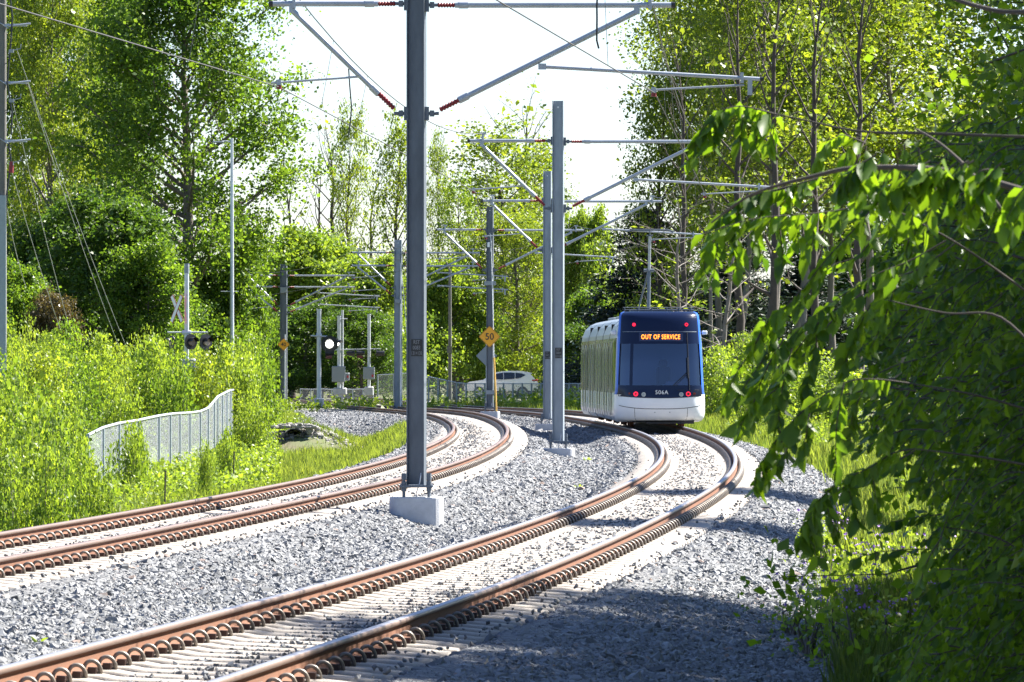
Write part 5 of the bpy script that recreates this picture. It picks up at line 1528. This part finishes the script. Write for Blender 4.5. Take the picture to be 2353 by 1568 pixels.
def leaves_on(path, n, L, r, droop=.9, side=.6, sh=(.2, .9), start=.1):
    global ne
    path = np.array(path); seg = np.linalg.norm(np.diff(path, axis=0), axis=1); cum = np.concatenate([[0], np.cumsum(seg)])
    u = np.linspace(start, 1, n) * cum[-1]
    B = np.stack([np.interp(u, cum, path[:, i]) for i in range(3)], 1)
    T = unit(np.stack([np.interp(np.minimum(u + .03, cum[-1]), cum, path[:, i]) - np.interp(np.maximum(u - .03, 0), cum, path[:, i]) for i in range(3)], 1))
    sgn = np.where(np.arange(n) % 2, 1, -1)[:, None]
    S = unit(np.cross(T, np.array([0, -.3, 1.])) + 1e-6)
    A = unit(T * .55 + S * sgn * side + np.array([0, 0, -droop]) + r.normal(0, .28, (n, 3)))
    ll = L * np.exp(r.normal(0, .22, n))
    V, Fc = broad_leaves(B, A, ll, ll * r.uniform(.46, .58, n), r)
    EV.append(V); EF.append(Fc + ne); ne += len(V)
    ES.append(np.repeat(np.clip(r.uniform(*sh) + r.normal(0, .15, n), 0, 1), 8))
def vpath(pts, D, dD=0.0):
    n = len(pts); return [PX(x, y, D + dD * i / max(1, n - 1)) for i, (x, y) in enumerate(pts)]
def fine_path(p, k=6):
    p = np.array(p); n = len(p); t = np.linspace(0, n - 1, (n - 1) * k + 1)
    # Catmull-Rom
    out = []
    for u in t:
        i = min(int(u), n - 2); f = u - i
        p0, p1, p2, p3 = p[max(i - 1, 0)], p[i], p[i + 1], p[min(i + 2, n - 1)]
        out.append(.5 * ((2 * p1) + (p2 - p0) * f + (2 * p0 - 5 * p1 + 4 * p2 - p3) * f * f + (3 * p1 - p0 - 3 * p2 + p3) * f ** 3))
    return out
ELM = np.array([4.9, 29.0, float(gz(4.9, 29.0)) - .1])
def bough(pts, D, r0, r1, dD=0.0, to_trunk=None):
    p = fine_path(vpath(pts, D, dD))
    if to_trunk is not None:
        base = ELM + np.array([0, 0, to_trunk]); q = np.array(p[0])
        p = [base, base * .6 + q * .4 + np.array([0, 0, .25])] + p
    elm_w.tube(p, np.linspace(r0, r1, len(p)), 6)
    return p
def hang(pts, D, n, L=.088, dD=0.0, rad=.004, **k):
    p = fine_path(vpath(pts, D, dD), 4); elm_w.tube(p, np.linspace(rad, .0015, len(p)), 4, 0, False); leaves_on(p, n, L, r, **k)
# main boughs
b1 = bough([(2420, 470), (2353, 439), (2165, 392), (1979, 386), (1875, 404), (1731, 446), (1635, 512)], 24.5, .017, .004, 1.0, 3.2)
bough([(2300, 480), (2227, 391), (2160, 330), (2103, 296)], 28, .010, .004, .5, 3.2)
bough([(2103, 306), (2020, 305), (1938, 296), (1784, 263), (1668, 248)], 29.5, .008, .003, .3, 3.4)
bough([(2400, 25), (2353, 28), (2290, 25), (2200, 0), (2150, -30)], 26, .014, .008, .5, 4.2)
bough([(2420, 850), (2300, 730), (2174, 720), (2040, 690)], 29, .008, .003, .4, 2.2)
bough([(2400, 700), (2200, 560), (2019, 464)], 30, .008, .003, -.4, 2.8)
bough([(2420, 960), (2250, 910), (2089, 881)], 31, .008, .003, -.3, 2.0)
bough([(2420, 1080), (2250, 1050), (2102, 1032)], 31, .008, .003, -.3, 1.6)
bough([(2420, 1320), (2300, 1240), (2165, 1210)], 32, .007, .003, 0, 1.2)
# curtain at the tip of the highest twig
for pts, n in (([(1784, 263), (1778, 300), (1772, 335)], 9), ([(1745, 258), (1742, 300), (1735, 330)], 9), ([(1710, 254), (1705, 290), (1700, 325)], 8), ([(1668, 248), (1652, 280), (1640, 320)], 9), ([(1660, 262), (1620, 310), (1598, 355), (1575, 372)], 11), ([(1784, 263), (1700, 244), (1640, 262)], 16), ([(1640, 275), (1612, 300), (1600, 340)], 8)):
    hang(pts, 29.6, n, .088, droop=.85)
# short twigs covering the dark bough near the trunk
for k in range(16):
    x = r.uniform(1960, 2370); y = np.interp(x, [1960, 2165, 2353], [386, 392, 438]) - r.uniform(5, 45); hang([(x + 30, y), (x, y + r.uniform(10, 40)), (x - r.uniform(10, 60), y + r.uniform(60, 130))], 24.2, 11, .085, droop=.7)
# leaves from the second twig, middle top
for pts, n in (([(1990, 330), (1930, 310), (1890, 345)], 12), ([(1950, 330), (1940, 380), (1930, 420)], 10), ([(1990, 335), (1985, 380), (1975, 430)], 10), ([(2030, 340), (2020, 400), (2010, 450)], 10), ([(2080, 330), (2070, 390), (2060, 440)], 10), ([(2110, 340), (2120, 400), (2110, 460)], 10), ([(1900, 345), (1880, 380), (1872, 402)], 8), ([(2060, 420), (2050, 470), (2040, 530)], 10), ([(2000, 440), (1990, 490), (1975, 540)], 10), ([(2150, 430), (2140, 480), (2120, 540)], 10), ([(1950, 430), (1935, 470), (1920, 510)], 9), ([(2100, 460), (2095, 520), (2080, 580)], 11)):
    hang(pts, 29.2, n, .086, droop=.8)
# the long twig below the dark bough and its hanging sprays
hang([(1990, 440), (1957, 476), (1865, 491), (1733, 503), (1617, 538)], 28.6, 34, .092, droop=.8)
for pts, n in (([(1683, 515), (1690, 570), (1692, 622)], 10), ([(1729, 508), (1740, 550), (1750, 590)], 9), ([(1787, 499), (1795, 550), (1798, 605)], 10), ([(1632, 540), (1622, 590), (1616, 648)], 11), ([(1840, 492), (1835, 530), (1822, 566)], 8), ([(1655, 530), (1645, 590), (1640, 640)], 9), ([(1880, 470), (1850, 430), (1780, 440), (1700, 470)], 22), ([(1880, 410), (1800, 432), (1720, 455), (1650, 505)], 24), ([(1820, 430), (1815, 465), (1800, 500)], 8), ([(1760, 445), (1752, 480), (1745, 500)], 7), ([(1860, 500), (1870, 540), (1860, 580)], 8), ([(1700, 480), (1690, 510), (1680, 540)], 7)):
    hang(pts, 28.7, n, .084, droop=.8)
# sprays lower down the left outline of the crown
SP = [([(2019, 464), (1960, 530), (1903, 592), (1826, 685), (1764, 739), (1733, 793)], 40, 29), ([(1764, 739), (1730, 800), (1687, 867), (1663, 930)], 24, 29), ([(2174, 553), (2090, 600), (2000, 638), (1884, 716), (1818, 774), (1770, 830)], 46, 29.5), ([(1930, 680), (1850, 780), (1790, 860), (1750, 930)], 30, 30), ([(1800, 780), (1760, 850), (1730, 930), (1700, 980)], 28, 29.3), ([(1820, 800), (1800, 880), (1790, 960), (1795, 1010)], 26, 29.6), ([(1880, 740), (1870, 830), (1850, 900)], 24, 30),
      ([(2089, 881), (2010, 872), (1939, 881), (1843, 947), (1788, 1007), (1753, 1062), (1733, 1115)], 52, 29.5), ([(1939, 881), (1925, 960), (1920, 1030), (1924, 1085)], 24, 29.3), ([(1990, 890), (1960, 950), (1955, 1020)], 20, 29.8), ([(1860, 950), (1850, 1010), (1830, 1060)], 16, 29.4), ([(1800, 1010), (1770, 1060), (1752, 1120)], 14, 29.5),
      ([(2102, 1032), (2050, 1042), (2004, 1072), (1924, 1112), (1870, 1170), (1863, 1262)], 50, 30), ([(2004, 1072), (2010, 1130), (2020, 1180)], 14, 30), ([(1950, 1100), (1955, 1150), (1972, 1195)], 13, 30), ([(1900, 1135), (1905, 1180), (1925, 1225)], 12, 30), ([(1870, 1180), (1850, 1220), (1842, 1245)], 10, 30),
      ([(2165, 1182), (2100, 1190), (2049, 1200)], 14, 33), ([(2215, 1263), (2120, 1262), (2030, 1268), (1964, 1283)], 16, 33), ([(2165, 1233), (2130, 1290), (2114, 1345)], 12, 31), ([(2090, 900), (2050, 960), (2030, 1020)], 20, 30), ([(2000, 700), (1960, 780), (1940, 850)], 24, 30), ([(2060, 650), (2030, 740), (2000, 800)], 24, 30)]
for pts, n, D in SP: hang(pts, D, n, .082, droop=.7)
for pts, n, D in SP[:2] + SP[2:5] + SP[7:8] + SP[12:13]:
    for q in range(1):
        j = [(x + 18 * (q + 1) + r.normal(0, 10), y + 14 + r.normal(0, 12)) for x, y in pts]; hang(j, D + .5 + .3 * q, int(n * .9), .080, droop=.7)
# the dense body of the crown
by = np.array([-200, 40, 150, 250, 330, 430, 520, 620, 720, 820, 920, 1020, 1120, 1220, 1300, 1400, 1500, 1650])
bx = np.array([2230, 2250, 2260, 2190, 2130, 2090, 2080, 2060, 2010, 2000, 2020, 2090, 2185, 2200, 2165, 2140, 2110, 2090])
for i in range(1350):
    y = r.uniform(300, 1650); x0 = np.interp(y, by, bx); x = x0 - 10 + (2620 - x0) * r.uniform(0, 1) ** 1.05
    D = r.uniform(31.5, 41)
    p0 = PX(x, y, D); d = unit(np.array([-r.uniform(.3, 1), r.normal(0, .6), r.uniform(-.75, .05)])); l_ = r.uniform(.25, .5)
    p = [p0 - d * l_ * .5, p0 + np.array([0, 0, .03]), p0 + d * l_ * .5 - np.array([0, 0, .05])]
    p = fine_path(p, 3); elm_w.tube(p, np.linspace(.005, .0018, len(p)), 4, 0, False)
    leaves_on(p, int(l_ * 52), .062, r, droop=.45, sh=(.1, .8), start=0)
# upper and outer crown beyond the picture's edge (it shades what hangs below)
for i in range(420):
    a = r.uniform(0, 6.28); rad = 2.6 * math.sqrt(r.uniform(0, 1)); z = r.uniform(.6, 3.7)
    c = np.array([ELM[0] + .35 + rad * math.cos(a), 33 + rad * 1.9 * math.sin(a), z])
    if (c[0] / c[1]) * F + X0 < 2380 and HC + (Y0 + 30) * c[1] / F > c[2]: continue
    d = unit(r.normal(size=3) * np.array([1, 1, .5])); l_ = r.uniform(.4, .8)
    p = fine_path([c - d * l_ / 2, c + np.array([0, 0, .06]), c + d * l_ / 2], 3); elm_w.tube(p, np.linspace(.008, .002, len(p)), 4, 0, False)
    leaves_on(p, int(l_ * 26), .10, r, droop=.7, start=0)
elm_w.tube([ELM, ELM + np.array([.1, .1, 2]), ELM + np.array([.05, .4, 4.5]), ELM + np.array([.2, .6, 7.2])], [.17, .14, .10, .03], 12)
for k in range(9):
    a = k * 2.4; z = 2 + .55 * k; p = ELM + np.array([.08, .2, z])
    elm_w.tube([p, p + np.array([1.0 * math.cos(a), 1.4 * math.sin(a), .6]), p + np.array([2.2 * math.cos(a), 3.4 * math.sin(a), .9])], [.05, .03, .01], 6)
elm = empty('elm_tree', tuple(ELM)); tag(elm, 'near broadleaf tree whose big drooping leaves hang in front of the right side', 'tree')
o = elm_w.build('branches', M['bark_dark'], elm); o.location = -Vector(ELM)
o = link('crown', fast_mesh('crown', np.concatenate(EV), np.concatenate(EF), np.concatenate(ES)), elm, [M['leaf_elm']]); o.location = -Vector(ELM)

# ------------------------------------------------------------------ small leaved trees behind the elm at the right edge, some added to shade it
PT['edge'] = Plant(tree_geo(41, 9.5, .02, 4.3, dome, 84, 8, 46, .085, .30, .5, tr=.13, inner=.3), 41, 'leaf_elm', 'bark_dark')
PT['edge_b'] = Plant(tree_geo(42, 11.5, .40, 4.6, dome, 60, 7, 44, .09, .34, .6, tr=.16), 42, 'leaf_poplar', 'bark_dark')
def at_ground(kind, name, label, x, y, sc, rz, group=None): return PT[kind].put(name, label, 'tree', (x, y, float(gz(x, y)) - .1), sc, rz, group)
at_ground('edge', 'small_leaved_tree', 'dark small leaved tree reaching the ground behind the drooping leaves', 7.9, 58, (1, 1, 1), .5)
at_ground('edge_b', 'small_leaved_tree', 'small leaved tree far back at the upper right, by the bend', 12.6, 112, (.85, .85, 1.0), 5.0)
at_ground('edge', 'small_leaved_tree', 'small leaved tree added as shade right behind the drooping leaves, nearest of its kind', 6.2, 36.6, (.78, .78, .8), 3.2)  # added so that the lower elm leaves fall into shade
at_ground('edge_b', 'small_leaved_tree', 'sunlit small leaved tree at the upper right corner', 10.7, 92, (.82, .82, .95), 1.9)
at_ground('edge_b', 'small_leaved_tree', 'small leaved tree beyond the right edge level with the bright weeds', 11.4, 67, (.9, .95, 1), 3.6)
at_ground('edge_b', 'small_leaved_tree', 'tall small leaved tree overhanging from beyond the right edge', 10.3, 60, (1.1, 1.2, 1.02), .9)
at_ground('edge_b', 'small_leaved_tree', 'small leaved tree overhanging the shaded ballast from outside the picture', 9.8, 53.5, (1, 1, 1), 2.9)
at_ground('edge', 'small_leaved_tree', 'unseen small leaved tree added beside the drooping tree to shade its crown', 7.0, 34.7, (.8, .8, 1), 2.0)  # out of view, added to darken the elm crown with its shadow
at_ground('edge', 'small_leaved_tree', 'small leaved tree added as shade just outside the right edge, beside the nearest of its kind', 7.6, 41, (.95, .95, .95), 1.2)  # unseen canopy, added to keep the sun off the elm's dense body
at_ground('edge', 'small_leaved_tree', 'low dark tree at the lower right corner', 6.6, 46, (.78, .8, .85), 2.4)
at_ground('edge', 'small_leaved_tree', 'dark small leaved tree between the low corner tree and the taller edge tree', 7.4, 51, (.85, .85, .9), 4.0)
# purple flowered weeds and low plants in the shade at the lower right
PT['rocket'] = Plant(bush_geo(51, .75, .30, 9, 16, .06, .045), 51, 'leaf_sapling', 'bark')
r5 = np.random.default_rng(9)
pet = []
for k in range(22):
    c = np.array([r5.normal(0, .15), r5.normal(0, .15), r5.uniform(.55, .85)]); pet.append(c)
V, Fc = leaf_cloud(np.repeat(np.array(pet), 4, 0) + r5.normal(0, .012, (88, 3)), .026, r5, 0, .2, .8)
petal_me = fast_mesh('petals', V, Fc); petal_me.materials.append(M['petal'])
for i, (px, py) in enumerate(((1985, 1330), (2035, 1345), (1905, 1385), (2090, 1400), (2150, 1380), (2010, 1430), (1935, 1450), (2120, 1450), (1815, 1440), (2180, 1440), (1870, 1490), (2060, 1490), (1960, 1520), (2230, 1500), (1900, 1300), (1925, 1290))):
    # distance at which this pixel looks at the bank
    D = 60.0
    for _ in range(12):
        xx = (px - X0) * D / F; D = (HC - float(gz(xx, D))) * F / (py + 25 - Y0)
    rt = PT['rocket'].put('flowering_weed', 'leafy weed with purple flowers at the shaded foot of the right bank', 'plant', ((px - X0) * D / F, D, float(gz((px - X0) * D / F, D)) - .05), (1, 1, r5.uniform(.7, 1.1)), r5.uniform(0, 6), 'purple flowering weeds at lower right', ('stems', 'leaves'))
    a = bpy.data.objects.new('petals', petal_me); COL.objects.link(a); a.parent = rt
# seedlings in the ballast
def seedling(label, px, py, D, L, n):
    c = PX(px, py, D); c[2] = float(gz(c[0], D)); r6 = np.random.default_rng(int(px))
    root = empty('seedling', tuple(c)); tag(root, label, 'seedling')
    A = unit(np.array([[math.cos(k * 6.28 / n + .1), .3 * math.sin(k * 6.28 / n), .75] for k in range(n)]))
    V, Fc = broad_leaves(A * .015 + np.array([0, 0, .02]), A, np.full(n, L), np.full(n, L * .42), r6)
    me = fast_mesh('leaves', V, Fc, np.full(len(Fc), .8)); link('leaves', me, root, [M['leaf_sapling']])
    q = MB(); q.tube([(0, 0, -.05), (0, 0, .04)], .004, 5); q.build('stem', M['leaf_sapling'], root)
seedling('lone two leaved seedling in the ballast at the lower left', 90, 1450, 2.2 * F / (1455 - Y0), .075, 2)
seedling('tiny green seedling in the ballast right of the second pole foundation', 1349, 1044, 2.2 * F / (1044 - Y0), .13, 5)
seedling('tiny green seedling at the edge of the ballast hollow', 1329, 1090, 2.2 * F / (1092 - Y0), .10, 5)
